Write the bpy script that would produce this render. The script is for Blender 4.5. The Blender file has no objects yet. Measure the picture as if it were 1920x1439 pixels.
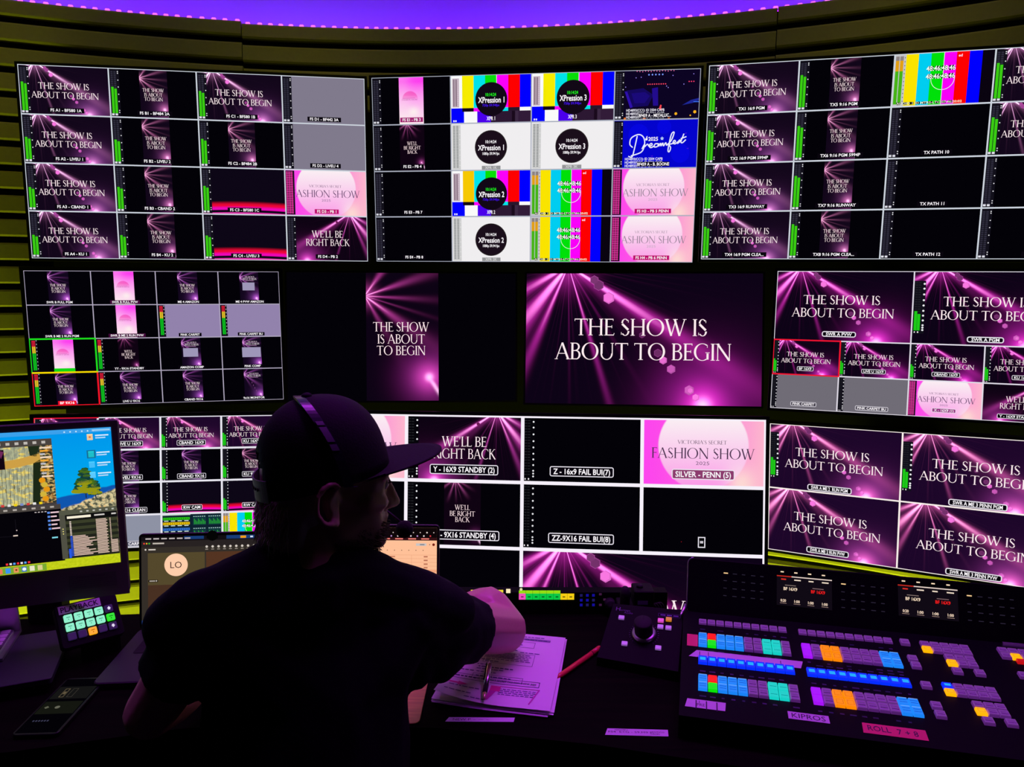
import bpy, bmesh, math, random
from math import sin, cos, pi, radians, sqrt, exp
from mathutils import Vector, Matrix
random.seed(7)
scene = bpy.context.scene
COL = scene.collection

# ------------------------------------------------------------------ camera
CAM = Vector((0, 0, 1.55))
RT = Vector((0.999978, 0.006588, 0.0)).normalized()
DN = Vector((0.000941, -0.142753, -0.0)).normalized()
A_X = Vector((0.999978, 0.000941, 0.006521))      # camera axes in the room: right, down, forward
A_Y = Vector((0.006588, -0.142753, -0.989736))
A_Z = Vector((0.0, 0.989758, -0.142756))
FPX = 1350.0
cam_data = bpy.data.cameras.new('camera')
cam_data.sensor_width = 36.0
cam_data.lens = FPX / 1920 * 36.0
cam_data.clip_start = 0.02
cam = bpy.data.objects.new('camera', cam_data)
COL.objects.link(cam)
m = Matrix.Identity(4)
for i in range(3):
    m[i][0] = A_X[i]; m[i][1] = -A_Y[i]; m[i][2] = -A_Z[i]; m[i][3] = CAM[i]
cam.matrix_world = m
scene.camera = cam

def ray(x, y):
    return A_X * (x - 960) + A_Y * (y - 719.5) + A_Z * FPX
def at_y(x, y, Y):
    d = ray(x, y); return CAM + d * (Y / d.y)
def at_z(x, y, z):
    d = ray(x, y); return CAM + d * ((z - CAM.z) / d.z)

# ------------------------------------------------------------------ world, exposure, lights
world = bpy.data.worlds.new('world'); scene.world = world
world.use_nodes = True
world.node_tree.nodes['Background'].inputs[0].default_value = (0.002, 0.001, 0.004, 1)
world.node_tree.nodes['Background'].inputs[1].default_value = 0.3
vs = scene.view_settings
vs.view_transform = 'Standard'; vs.look = 'None'; vs.exposure = 0.0; vs.gamma = 1.0
vs.use_curve_mapping = False
SCREEN = 1.0          # radiance of a white pixel
LED = 1.0

WC = Vector((-0.394, -0.845, 0)); WR = 3.61; Z_LED = 2.456   # curved wall: centre, radius, height of its LED strip
def wall_pt(ang, r=WR, z=0.0):   # ang measured from +y toward +x
    return Vector((WC.x + r * sin(ang), WC.y + r * cos(ang), z))

def area_light(name, loc, target, sx, sy, color, power, spread=180):
    l = bpy.data.lights.new(name, 'AREA'); l.shape = 'RECTANGLE'; l.size = sx; l.size_y = sy
    l.color = color; l.energy = power; l.spread = radians(spread)
    o = bpy.data.objects.new(name, l); COL.objects.link(o)
    o.location = loc
    o.rotation_euler = (Vector(target) - Vector(loc)).to_track_quat('-Z', 'Y').to_euler()
    return o
VIOLET = (0.35, 0.025, 0.60)
OLIVE = (1.0, 0.88, 0.13)
YELLOW_GREEN = (0.72, 0.85, 0.02)
area_light('violet_fill_light', (0.35, 1.60, 2.95), (0.2, 1.30, 0.7), 2.0, 0.3, VIOLET, 14, 75)  # added fill lights, standing in for the cove LEDs' light on the desk
area_light('violet_fill_light', (-1.2, 1.50, 2.95), (-0.95, 1.35, 0.7), 0.7, 0.3, VIOLET, 2.6, 60)
for a, pw in ((-34, 11), (-25, 7), (-12, 4), (0, 4), (12, 6), (24, 9), (36, 9)):       # yellow-green wall washers standing on the floor behind the monitors
    p = wall_pt(radians(a), WR - 0.30, 0.10)
    area_light('wall_wash_or_fill_light', p, wall_pt(radians(a), WR - 0.01, 1.5), 0.7, 0.05, YELLOW_GREEN, pw)
for a in (-22, -6, 10, 26):           # olive fill lights added at the ceiling to light the upper wall boards
    p = wall_pt(radians(a), WR - 0.85, 2.95)
    area_light('wall_wash_or_fill_light', p, wall_pt(radians(a), WR, 2.05), 0.6, 0.05, OLIVE, .19, 60)

# ------------------------------------------------------------------ helpers
def lin(c):
    return tuple(((x / 255) / 12.92 if x / 255 <= 0.04045 else ((x / 255 + 0.055) / 1.055) ** 2.4) for x in c[:3])

class MB:
    """mesh builder"""
    def __init__(s):
        s.V = []; s.F = []; s.mi = []; s.col = []; s.uv = []; s.sm = []
    def add(s, vs_, fs, m=0, col=None, uvs=None, smooth=False):
        b = len(s.V); s.V += [tuple(v) for v in vs_]
        c = lin(col) if col else (0, 0, 0)
        for f in fs:
            s.F.append([b + i for i in f]); s.mi.append(m); s.col.append(c); s.sm.append(smooth)
            s.uv.append([uvs[i] for i in f] if uvs else [(0, 0)] * len(f))
        return s
    def box(s, lo, hi, m=0, col=None, mat=None):
        x0, y0, z0 = lo; x1, y1, z1 = hi
        v = [Vector(p) for p in ((x0, y0, z0), (x1, y0, z0), (x1, y1, z0), (x0, y1, z0), (x0, y0, z1), (x1, y0, z1), (x1, y1, z1), (x0, y1, z1))]
        if mat: v = [mat @ p for p in v]
        return s.add(v, [(3, 2, 1, 0), (4, 5, 6, 7), (0, 1, 5, 4), (1, 2, 6, 5), (2, 3, 7, 6), (3, 0, 4, 7)], m, col)
    def bbox(s, lo, hi, r, m=0, axis=2, n=4, mat=None, ch=0.0, col=None):
        """box with corners rounded around an axis, ends chamfered by ch"""
        ax = [i for i in range(3) if i != axis]
        c0 = [(lo[i] + hi[i]) / 2 for i in ax]; h = [(hi[i] - lo[i]) / 2 for i in ax]
        r = min(r, h[0] * .999, h[1] * .999)
        def ring(inset):
            pts = []
            for q, (sx, sy) in enumerate(((1, 1), (-1, 1), (-1, -1), (1, -1))):
                for k in range(n + 1):
                    a = q * pi / 2 + k / n * pi / 2
                    pts.append((c0[0] + sx * (h[0] - r) + cos(a) * (r - inset), c0[1] + sy * (h[1] - r) + sin(a) * (r - inset)))
            return pts
        lev = [(lo[axis], ch), (lo[axis] + ch, 0), (hi[axis] - ch, 0), (hi[axis], ch)] if ch else [(lo[axis], 0), (hi[axis], 0)]
        V = []; N = 4 * (n + 1)
        for z, ins in lev:
            for p in ring(min(ins, r * .9)):
                v = [0, 0, 0]; v[ax[0]] = p[0]; v[ax[1]] = p[1]; v[axis] = z
                v = Vector(v); V.append(mat @ v if mat else v)
        F = [[*range(N)][::-1], [*range((len(lev) - 1) * N, len(lev) * N)]]
        for l in range(len(lev) - 1):
            for i in range(N):
                j = (i + 1) % N
                F.append((l * N + i, l * N + j, (l + 1) * N + j, (l + 1) * N + i))
        return s.add(V, F, m, col)
    def lathe(s, prof, n=24, m=0, mat=None, smooth=True, col=None):
        """prof: (radius, z) list around local z"""
        V = []
        for r, z in prof:
            for k in range(n):
                v = Vector((r * cos(2 * pi * k / n), r * sin(2 * pi * k / n), z)); V.append(mat @ v if mat else v)
        F = []
        for i in range(len(prof) - 1):
            for k in range(n):
                F.append((i * n + k, i * n + (k + 1) % n, (i + 1) * n + (k + 1) % n, (i + 1) * n + k))
        F.append([*range(n)][::-1]); F.append([*range((len(prof) - 1) * n, len(prof) * n)])
        return s.add(V, F, m, col, smooth=smooth)
    def tube(s, pts, r, n=8, m=0, smooth=True, col=None, caps=True):
        pts = [Vector(p) for p in pts]; V = []
        rs = r if isinstance(r, (list, tuple)) else [r] * len(pts)
        up = Vector((0.13, 0.21, 0.97))
        for i, p in enumerate(pts):
            t = (pts[min(i + 1, len(pts) - 1)] - pts[max(i - 1, 0)]).normalized()
            a = t.cross(up)
            a = a.normalized() if a.length > 1e-4 else t.orthogonal().normalized()
            b = a.cross(t); up = b
            for k in range(n):
                V.append(p + a * (rs[i] * cos(2 * pi * k / n)) - b * (rs[i] * sin(2 * pi * k / n)))
        F = []
        for i in range(len(pts) - 1):
            for k in range(n):
                F.append((i * n + k, (i + 1) * n + k, (i + 1) * n + (k + 1) % n, i * n + (k + 1) % n))
        if caps:
            F.append([*range(n)]); F.append([*range((len(pts) - 1) * n, len(pts) * n)][::-1])
        return s.add(V, F, m, col, smooth=smooth)
    def mesh(s, name, mats):
        me = bpy.data.meshes.new(name)
        me.from_pydata(s.V, [], s.F)
        me.update()
        if len(me.polygons) == len(s.F):
            ca = me.color_attributes.new('Col', 'FLOAT_COLOR', 'CORNER')
            uvl = me.uv_layers.new(name='UVMap')
            cd = []; ud = []
            for f, c, uv in zip(s.F, s.col, s.uv):
                for k in range(len(f)):
                    cd += [c[0], c[1], c[2], 1.0]; ud += [uv[k][0], uv[k][1]]
            ca.data.foreach_set('color', cd); uvl.data.foreach_set('uv', ud)
        me.polygons.foreach_set('material_index', s.mi)
        me.polygons.foreach_set('use_smooth', s.sm)
        for mt in (mats if isinstance(mats, (list, tuple)) else [mats]):
            me.materials.append(mt)
        return me
    def build(s, name, mats, parent=None, label=None):
        o = bpy.data.objects.new(name, s.mesh(name, mats)); COL.objects.link(o)
        if parent is not None: o.parent = parent
        if label: o['label'] = label
        return o

def tag(o, label=None, cat=None, group=None, kind=None):
    if label: o['label'] = label
    if cat: o['category'] = cat
    if group: o['group'] = group
    if kind: o['kind'] = kind
    return o
def thing(name, label, cat, mat=None, group=None):
    o = bpy.data.objects.new(name, None); COL.objects.link(o)
    o.empty_display_size = 0.05
    if mat is not None: o.matrix_world = mat
    return tag(o, label, cat, group)
def frame(origin, x, up=None, z=None):
    """matrix with local x, and local z = z (or from up)"""
    x = Vector(x).normalized()
    if z is None:
        y = Vector(up).cross(x).normalized(); z = x.cross(y)
    else:
        z = Vector(z); z = (z - x * z.dot(x)).normalized(); y = z.cross(x)
    M = Matrix.Identity(4)
    for i in range(3):
        M[i][0] = x[i]; M[i][1] = y[i]; M[i][2] = z[i]; M[i][3] = origin[i]
    return M

# ------------------------------------------------------------------ materials
def mat_pbr(name, col, rough=0.5, metal=0.0, bump=None, coat=0.0, spec=0.5, var=0.0, emis=None, estr=0.0):
    mt = bpy.data.materials.new(name); mt.use_nodes = True
    nt = mt.node_tree; b = nt.nodes['Principled BSDF']
    b.inputs['Base Color'].default_value = (*col, 1)
    b.inputs['Roughness'].default_value = rough; b.inputs['Metallic'].default_value = metal
    b.inputs['Coat Weight'].default_value = coat
    b.inputs['Specular IOR Level'].default_value = spec
    if emis:
        b.inputs['Emission Color'].default_value = (*emis, 1); b.inputs['Emission Strength'].default_value = estr
    if bump or var:
        tc = nt.nodes.new('ShaderNodeTexCoord'); nz = nt.nodes.new('ShaderNodeTexNoise')
        nz.inputs['Scale'].default_value = bump[0] if bump else 12; nz.inputs['Detail'].default_value = 4
        nt.links.new(tc.outputs['Object'], nz.inputs['Vector'])
        if bump:
            bp = nt.nodes.new('ShaderNodeBump'); bp.inputs['Strength'].default_value = bump[1]; bp.inputs['Distance'].default_value = 0.002
            nt.links.new(nz.outputs[0], bp.inputs['Height']); nt.links.new(bp.outputs[0], b.inputs['Normal'])
        if var:
            mx = nt.nodes.new('ShaderNodeMix'); mx.data_type = 'RGBA'
            mx.inputs[6].default_value = (*[c * (1 - var) for c in col], 1); mx.inputs[7].default_value = (*[c * (1 + var) for c in col], 1)
            nt.links.new(nz.outputs[0], mx.inputs[0]); nt.links.new(mx.outputs[2], b.inputs['Base Color'])
    return mt

class Ex:
    """tiny expression compiler for Math nodes"""
    nt = None
    def __init__(s, sock): s.s = sock
    @staticmethod
    def op(o, *a):
        n = Ex.nt.nodes.new('ShaderNodeMath'); n.operation = o
        for i, x in enumerate(a):
            if isinstance(x, Ex): Ex.nt.links.new(x.s, n.inputs[i])
            else: n.inputs[i].default_value = float(x)
        return Ex(n.outputs[0])
    def __add__(s, o): return Ex.op('ADD', s, o)
    __radd__ = __add__
    def __sub__(s, o): return Ex.op('SUBTRACT', s, o)
    def __rsub__(s, o): return Ex.op('SUBTRACT', o, s)
    def __mul__(s, o): return Ex.op('MULTIPLY', s, o)
    __rmul__ = __mul__
    def __truediv__(s, o): return Ex.op('DIVIDE', s, o)
    def __neg__(s): return Ex.op('MULTIPLY', s, -1)
    def exp(s): return Ex.op('EXPONENT', s)
    def sqrt(s): return Ex.op('SQRT', s)
    def max(s, o): return Ex.op('MAXIMUM', s, o)
    def min(s, o): return Ex.op('MINIMUM', s, o)
    def sin(s): return Ex.op('SINE', s)
    def abs(s): return Ex.op('ABSOLUTE', s)
    def gt(s, o): return Ex.op('GREATER_THAN', s, o)
    def pow(s, o): return Ex.op('POWER', s, o)
    def atan2(s, o): return Ex.op('ARCTAN2', s, o)
    def gauss(s, c, w):
        d = (s - c) * (1.0 / w); return (-(d * d)).exp()
def step(x, a, b):
    n = Ex.nt.nodes.new('ShaderNodeMapRange'); n.interpolation_type = 'SMOOTHSTEP'
    n.inputs['From Min'].default_value = a; n.inputs['From Max'].default_value = b
    Ex.nt.links.new(x.s, n.inputs['Value']); return Ex(n.outputs[0])
def noise(x, y, scale, detail=2.0):
    c = Ex.nt.nodes.new('ShaderNodeCombineXYZ')
    for i, q in enumerate((x, y)):
        if isinstance(q, Ex): Ex.nt.links.new(q.s, c.inputs[i])
        else: c.inputs[i].default_value = q
    n = Ex.nt.nodes.new('ShaderNodeTexNoise'); n.inputs['Scale'].default_value = scale; n.inputs['Detail'].default_value = detail
    Ex.nt.links.new(c.outputs[0], n.inputs['Vector']); return Ex(n.outputs[0])

def mat_art(name, fn, strength=None):
    """a picture shown on a screen: fn(u, v) -> r, g, b with u to the right and v downwards"""
    mt = bpy.data.materials.new(name); mt.use_nodes = True
    nt = mt.node_tree; nt.nodes.clear(); Ex.nt = nt
    uv = nt.nodes.new('ShaderNodeUVMap'); uv.uv_map = 'UVMap'
    sp = nt.nodes.new('ShaderNodeSeparateXYZ'); nt.links.new(uv.outputs[0], sp.inputs[0])
    rgb = fn(Ex(sp.outputs[0]), Ex(sp.outputs[1]))
    cb = nt.nodes.new('ShaderNodeCombineColor')
    for i, q in enumerate(rgb):
        if isinstance(q, Ex): nt.links.new(q.s, cb.inputs[i])
        else: cb.inputs[i].default_value = q
    em = nt.nodes.new('ShaderNodeEmission'); em.inputs[1].default_value = SCREEN if strength is None else strength
    out = nt.nodes.new('ShaderNodeOutputMaterial')
    nt.links.new(cb.outputs[0], em.inputs[0]); nt.links.new(em.outputs[0], out.inputs[0])
    return mt

def mat_pixels(name, strength):
    mt = bpy.data.materials.new(name); mt.use_nodes = True
    nt = mt.node_tree; nt.nodes.clear()
    a = nt.nodes.new('ShaderNodeVertexColor'); a.layer_name = 'Col'
    em = nt.nodes.new('ShaderNodeEmission'); em.inputs[1].default_value = strength
    out = nt.nodes.new('ShaderNodeOutputMaterial')
    nt.links.new(a.outputs[0], em.inputs[0]); nt.links.new(em.outputs[0], out.inputs[0])
    return mt
PIX = mat_pixels('screen_pixels', SCREEN)
def mat_print(name, rough=0.6):
    mt = bpy.data.materials.new(name); mt.use_nodes = True
    nt = mt.node_tree; b = nt.nodes['Principled BSDF']; b.inputs['Roughness'].default_value = rough
    a = nt.nodes.new('ShaderNodeVertexColor'); a.layer_name = 'Col'
    nt.links.new(a.outputs[0], b.inputs['Base Color'])
    return mt
PRINT = mat_print('printed_ink')

def rgb_mix(bg, *terms):
    """bg + sum(I * colour)"""
    out = []
    for c in range(3):
        e = bg[c]
        for I, colr in terms:
            if colr[c]: e = I * colr[c] + e
        out.append(e)
    return out

def show_art(bg, c1, c2, glow, src=0.18, flip=False):
    def fn(u, v):
        if flip: u = 1.0 - u
        x = u * (16 / 9)
        dx = x - src * 16 / 9; dy = v + 0.06
        r = (dx * dx + dy * dy).sqrt(); th = dx.atan2(dy)
        I = None
        for t, w, amp, fall in ((1.0, .058, 1.5, .58), (.30, .024, 1.1, .40), (-.67, .11, 1.5, .45), (-.40, .045, 1.1, .42), (-1.05, .10, 1.2, .30), (.02, .012, .35, .26), (.55, .02, .2, .3), (.86, .10, .25, .35)):
            q = th.gauss(t, w) * ((-(r * (1 / fall))).exp() * amp * 2.2)
            I = q if I is None else I + q
        fine = noise(th * 9.0, 0.0, 2.2, 3.0)
        fine = step(fine, .50, .78) * (-(r * 4.6)).exp() * .55
        halo = r.gauss(0.0, .15) * 0.7
        I = I + fine + halo
        J = (I - .62).max(0.0)
        ex = x - .757 * 16 / 9; ey = v - 1.0
        d = (ex * ex + ey * ey).sqrt()
        g = d.gauss(0, .30); g2 = d.gauss(0, .13) * 1.3; g3 = d.gauss(0, .05) * 1.2
        haze = x.gauss(1.5, .5) * v * v
        return rgb_mix(bg, (I, c1), (J, c2), (g, glow), (g2, tuple(c * 1.0 for c in c1)), (g3, (1, .55, .9)), (haze, tuple(c * .12 for c in glow)))
    return fn
def vert_art(bg, c1, c2, glow, top=False, gs=1.0):
    def fn(u, v):
        x = u; y = v * (16 / 9)
        if top:
            dx = x - .30; dy = y + .05
        else:
            dx = x + .02; dy = y - .32
        r = (dx * dx + dy * dy).sqrt()
        th = dx.atan2(dy) if top else dy.atan2(dx)
        I = None
        for t, w, amp, fall in ((-.33, .07, 1.0, .38), (.05, .05, .9, .3), (.62, .09, 1.1, .38), (-.95, .10, .9, .32), (1.05, .08, .8, .25), (.3, .03, .5, .3)):
            q = th.gauss(t, w) * ((-(r * (1 / fall))).exp() * amp * 1.7)
            I = q if I is None else I + q
        I = I + r.gauss(0, .13) * .9
        if top: I = I * .8 * step(r, .75, .15)
        J = (I - .6).max(0.0)
        ex = x - .87; ey = y - .815 * 16 / 9
        d = (ex * ex + ey * ey).sqrt()
        g = d.gauss(0, .34 * gs); g2 = d.gauss(0, .17 * gs); g3 = d.gauss(0, .05 * gs)
        # bright streak running out of the glow to the lower right
        s = ((ex - ey * .62) * 1.0).gauss(0, .03) * step(ey, .0, .10) * step(ey, .35, .18)
        return rgb_mix(bg, (I, c1), (J, c2), (g, glow), (g2, c1), (g3 + s * .8, (1, .6, .9)))
    return fn
def fashion_art(u, v):
    x = u * (16 / 9)
    dx = x - .5 * 16 / 9; dy = v - .40
    r = (dx * dx + dy * dy).sqrt()
    disc = step(r, .665, .635)
    base_r = 0.98; base_g = 0.06 + u * u * .42; base_b = 0.86 - u * .25
    dr = .96; dg = .86 - v * .55; db = .90 - v * .10
    glow = (x - 1.42).gauss(0, .2) * (v - .95).gauss(0, .25) * .35
    return (disc * (dr - base_r) + base_r, disc * (dg - base_g) + base_g + glow, disc * (db - base_b) + base_b)
def pinkvert_art(u, v):
    y = v * (16 / 9)
    dx = u - .45; dy = y - .85
    r = (dx * dx + dy * dy).sqrt()
    disc = step(r, .34, .31) * step(y, .92, .62)
    gg = .10 + (v - .1).max(0.0) * .75 - v.gauss(.1, .2) * .05
    lf = u.gauss(.1, .35) * .12
    sp = u.gauss(.6, .22) * v.gauss(.72, .1) * .25
    return (.98 - disc * .05, (gg + lf + sp) * (1.0 - disc * .6), .86 - disc * .28)
def runway_art(u, v):
    c = v - (u - .5) * (u - .5) * .10
    band = step(c, .70, .80) * step(c, .905, .885)
    mag = step(c, .80, .87) * step(c, .905, .885)
    low = step(c, .945, .955)
    return (band * .85 + low * .75 + .004, low * .04 + .002, mag * .45 + band * .03 + low * .42 + .008)

BG_P = (.004, .0015, .006); BG_D = (.0022, .0008, .004)
ART = {
    'show_lilac': mat_art('picture_show_lilac', show_art((.006, .002, .010), (.42, .13, .34), (.50, .42, .52), (.17, .035, .20))),
    'show_magenta': mat_art('picture_show_magenta', show_art((.004, .001, .008), (.58, .022, .42), (.5, .24, .42), (.30, .010, .25))),
    'show_pink': mat_art('picture_show_pink', show_art((.012, .002, .022), (.62, .09, .36), (.45, .30, .38), (.26, .03, .24))),
    'back': mat_art('picture_back', show_art((.004, .001, .006), (.50, .04, .36), (.5, .30, .42), (.24, .015, .20), .22, True)),
    'vert_lilac': mat_art('picture_vertical_lilac', vert_art((.006, .002, .010), (.46, .12, .30), (.6, .4, .5), (.10, .02, .11))),
    'vert_magenta': mat_art('picture_vertical_magenta', vert_art((.004, .001, .007), (.55, .05, .36), (.5, .3, .4), (.24, .015, .20))),
    'vert_violet': mat_art('picture_vertical_violet', vert_art((.006, .002, .012), (.36, .07, .42), (.6, .4, .5), (.14, .03, .22))),
    'backvert': mat_art('picture_vertical_back', vert_art((.005, .001, .006), (.42, .07, .28), (.5, .3, .4), (.10, .012, .08), True, .45)),
    'fashion': mat_art('picture_fashion', fashion_art),
    'pinkvert': mat_art('picture_pink_vertical', pinkvert_art),
    'runway': mat_art('picture_runway', runway_art),
}
ART_KEYS = list(ART); ART_MATS = [PIX] + [ART[k] for k in ART_KEYS]

M_BEZEL = mat_pbr('black_bezel_plastic', (.004, .004, .005), .35)
M_BACK = mat_pbr('matt_black_plastic', (.004, .004, .005), .7, spec=.2)
M_GLASS = mat_pbr('dark_screen_glass', (.002, .002, .003), .22)
M_BLACKMETAL = mat_pbr('black_powder_coated_metal', (.010, .009, .013), .45, 0.0, (260, .15))
M_DECK = mat_pbr('satin_black_panel', (.0025, .002, .0035), .6, 0.0, (300, .08), spec=.08)
M_ALU = mat_pbr('silver_aluminium', (.55, .53, .58), .35, .9)
M_GREYALU = mat_pbr('space_grey_aluminium', (.06, .055, .065), .45, .6)
M_RUBBER = mat_pbr('black_rubber', (.006, .006, .007), .8)
M_FOAM = mat_pbr('black_foam', (.003, .003, .003), .95, 0, (220, .8))
M_PAPER = mat_pbr('white_paper', (.80, .78, .80), .75, 0, (70, .05))
M_TAPE = mat_pbr('white_paper_tape', (.72, .68, .78), .7, 0, (120, .1))
M_PINKTAPE = mat_pbr('pink_tape', (.90, .06, .16), .6)

# ------------------------------------------------------------------ lettering
_T, _t, _sf = .115, .05, .032
def _line(x0, y0, x1, y1, w0, w1=None):
    w1 = w0 if w1 is None else w1
    dx, dy = x1 - x0, y1 - y0; l = sqrt(dx * dx + dy * dy); nx, ny = -dy / l / 2, dx / l / 2
    return [(x0 + nx * w0, y0 + ny * w0), (x0 - nx * w0, y0 - ny * w0), (x1 - nx * w1, y1 - ny * w1), (x1 + nx * w1, y1 + ny * w1)]
def _rect(x0, y0, x1, y1): return [(x0, y0), (x1, y0), (x1, y1), (x0, y1)]
def _serif(x, y, h=.09): return _rect(x - h, y, x + h, y + _sf) if y < .5 else _rect(x - h, y - _sf, x + h, y)
def _stem(x, w=_T, s=.10): return [_rect(x - w / 2, 0, x + w / 2, 1), _serif(x, 0, w / 2 + s * .6), _serif(x, 1, w / 2 + s * .6)]
def _arc(cx, cy, rx, ry, a0, a1, tx=_T, ty=_t * .8, n=14):
    out = []
    for i in range(n):
        q = []
        for a in (a0 + (a1 - a0) * i / n, a0 + (a1 - a0) * (i + 1) / n):
            a = radians(a); q.append((cx + rx * cos(a), cy + ry * sin(a), cx + (rx - tx) * cos(a), cy + (ry - ty) * sin(a)))
        out.append([(q[0][0], q[0][1]), (q[1][0], q[1][1]), (q[1][2], q[1][3]), (q[0][2], q[0][3])])
    return out
def _glyph(c):
    T, t = _T, _t
    if c == 'I': return .30, _stem(.15)
    if c == 'T': return .80, [_rect(.03, 1 - t, .77, 1), _rect(.03, .86, .06, 1), _rect(.74, .86, .77, 1), _rect(.40 - T / 2, 0, .40 + T / 2, 1), _serif(.40, 0, .13)]
    if c == 'H': return .92, _stem(.16) + _stem(.76) + [_rect(.16, .50, .76, .50 + t)]
    if c == 'E': return .62, _stem(.16) + [_rect(.16, 1 - t, .55, 1), _rect(.52, .88, .55, 1), _rect(.16, .50, .48, .50 + t), _rect(.45, .44, .48, .61), _rect(.16, 0, .58, t), _line(.56, .0, .60, .14, .03)]
    if c == 'F': return .58, _stem(.16) + [_rect(.16, 1 - t, .53, 1), _rect(.50, .87, .53, 1), _rect(.16, .49, .46, .49 + t), _rect(.43, .43, .46, .60)]
    if c == 'L': return .60, _stem(.16) + [_rect(.16, 0, .56, t), _line(.54, 0, .58, .15, .03)]
    if c == 'O': return 1.06, _arc(.53, .5, .49, .52, 0, 360, .125, .035, 28)
    if c == 'C': return .88, _arc(.52, .5, .48, .52, 52, 308, .125, .035, 22) + [_line(.80, .92, .80, .76, .03)]
    if c == 'G': return .98, _arc(.52, .5, .48, .52, 52, 305, .125, .035, 22) + [_line(.80, .92, .80, .76, .03), _rect(.76, .06, .76 + T, .42), _serif(.815, .45, .12)]
    if c == 'S': return .58, _arc(.29, .745, .21, .265, 35, 180, .09, .04, 10) + _arc(.30, .27, .235, .285, -145, 0, .10, .04, 10) + [_line(.125, .70, .47, .34, .125, .125), _line(.47, .92, .47, .78, .03), _line(.08, .20, .08, .05, .03)]
    if c == 'W': return 1.24, [_line(.10, 1, .38, 0, T), _line(.38, 0, .64, 1, t), _line(.56, 1, .84, 0, T), _line(.84, 0, 1.12, 1, t), _serif(.12, 1, .12), _serif(1.12, 1, .10), _serif(.60, 1, .13)]
    if c == 'V': return .90, [_line(.10, 1, .45, 0, T), _line(.45, 0, .80, 1, t), _serif(.12, 1, .12), _serif(.80, 1, .10)]
    if c == 'A': return .90, [_line(.10, 0, .44, 1, t), _line(.44, 1.0, .80, 0, T), _rect(.22, .33, .68, .33 + t * .8), _serif(.10, 0, .09), _serif(.80, 0, .12)]
    if c == 'N': return .96, [_rect(.15 - t / 2, 0, .15 + t / 2, 1), _line(.13, 1, .81, 0, T), _rect(.81 - t / 2, 0, .81 + t / 2, 1), _serif(.15, 0, .09), _serif(.13, 1, .12), _serif(.81, 1, .09)]
    if c == 'U': return .94, [_rect(.16 - T / 2, .35, .16 + T / 2, 1), _rect(.78 - t / 2, .35, .78 + t / 2, 1), _serif(.16, 1, .12), _serif(.78, 1, .09)] + _arc(.455, .37, .355, .39, 180, 360, .09, .05, 12)
    if c == 'B': return .68, _stem(.16) + [_rect(.16, 1 - t, .36, 1), _rect(.16, .50, .38, .50 + t), _rect(.16, 0, .38, t)] + _arc(.34, .76, .25, .24, -90, 90, .10, t, 10) + _arc(.37, .27, .27, .28, -90, 90, .11, t, 10)
    if c == 'R': return .78, _stem(.16) + [_rect(.16, 1 - t, .36, 1), _rect(.16, .48, .36, .48 + t)] + _arc(.34, .745, .25, .255, -90, 90, .10, t, 10) + [_line(.36, .50, .74, .0, T), _serif(.72, 0, .08)]
    if c == 'K': return .80, _stem(.16) + [_line(.18, .48, .64, 1, t), _line(.32, .60, .74, 0, T), _serif(.66, 1, .10), _serif(.74, 0, .08)]
    if c == "'": return .24, [_line(.12, 1, .10, .72, .09, .03)]
    return .34, []
_cache = {}
def text2d(s, font):
    """-> verts, faces, width; baseline 0, cap height 1"""
    if (s, font) in _cache: return _cache[(s, font)]
    if font == 'serif':
        V = []; F = []; x = 0
        for c in s:
            w, polys = _glyph(c)
            for p in polys:
                b = len(V); V += [(x + q[0], q[1]) for q in p]; F.append([b + i for i in range(len(p))])
            x += w - .02
        r = (V, F, x)
    else:
        c = bpy.data.curves.new('lettering', 'FONT'); c.body = s; c.resolution_u = 2
        if font == 'bold': c.offset = .018
        o = bpy.data.objects.new('lettering', c)
        me = bpy.data.meshes.new_from_object(o)
        V = [(v.co.x / .682, v.co.y / .682) for v in me.vertices]; F = [list(p.vertices) for p in me.polygons]
        bpy.data.objects.remove(o); bpy.data.curves.remove(c); bpy.data.meshes.remove(me)
        x0 = min(v[0] for v in V) if V else 0
        V = [(v[0] - x0, v[1]) for v in V]
        r = (V, F, max(v[0] for v in V) if V else 0)
    _cache[(s, font)] = r
    return r

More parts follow.
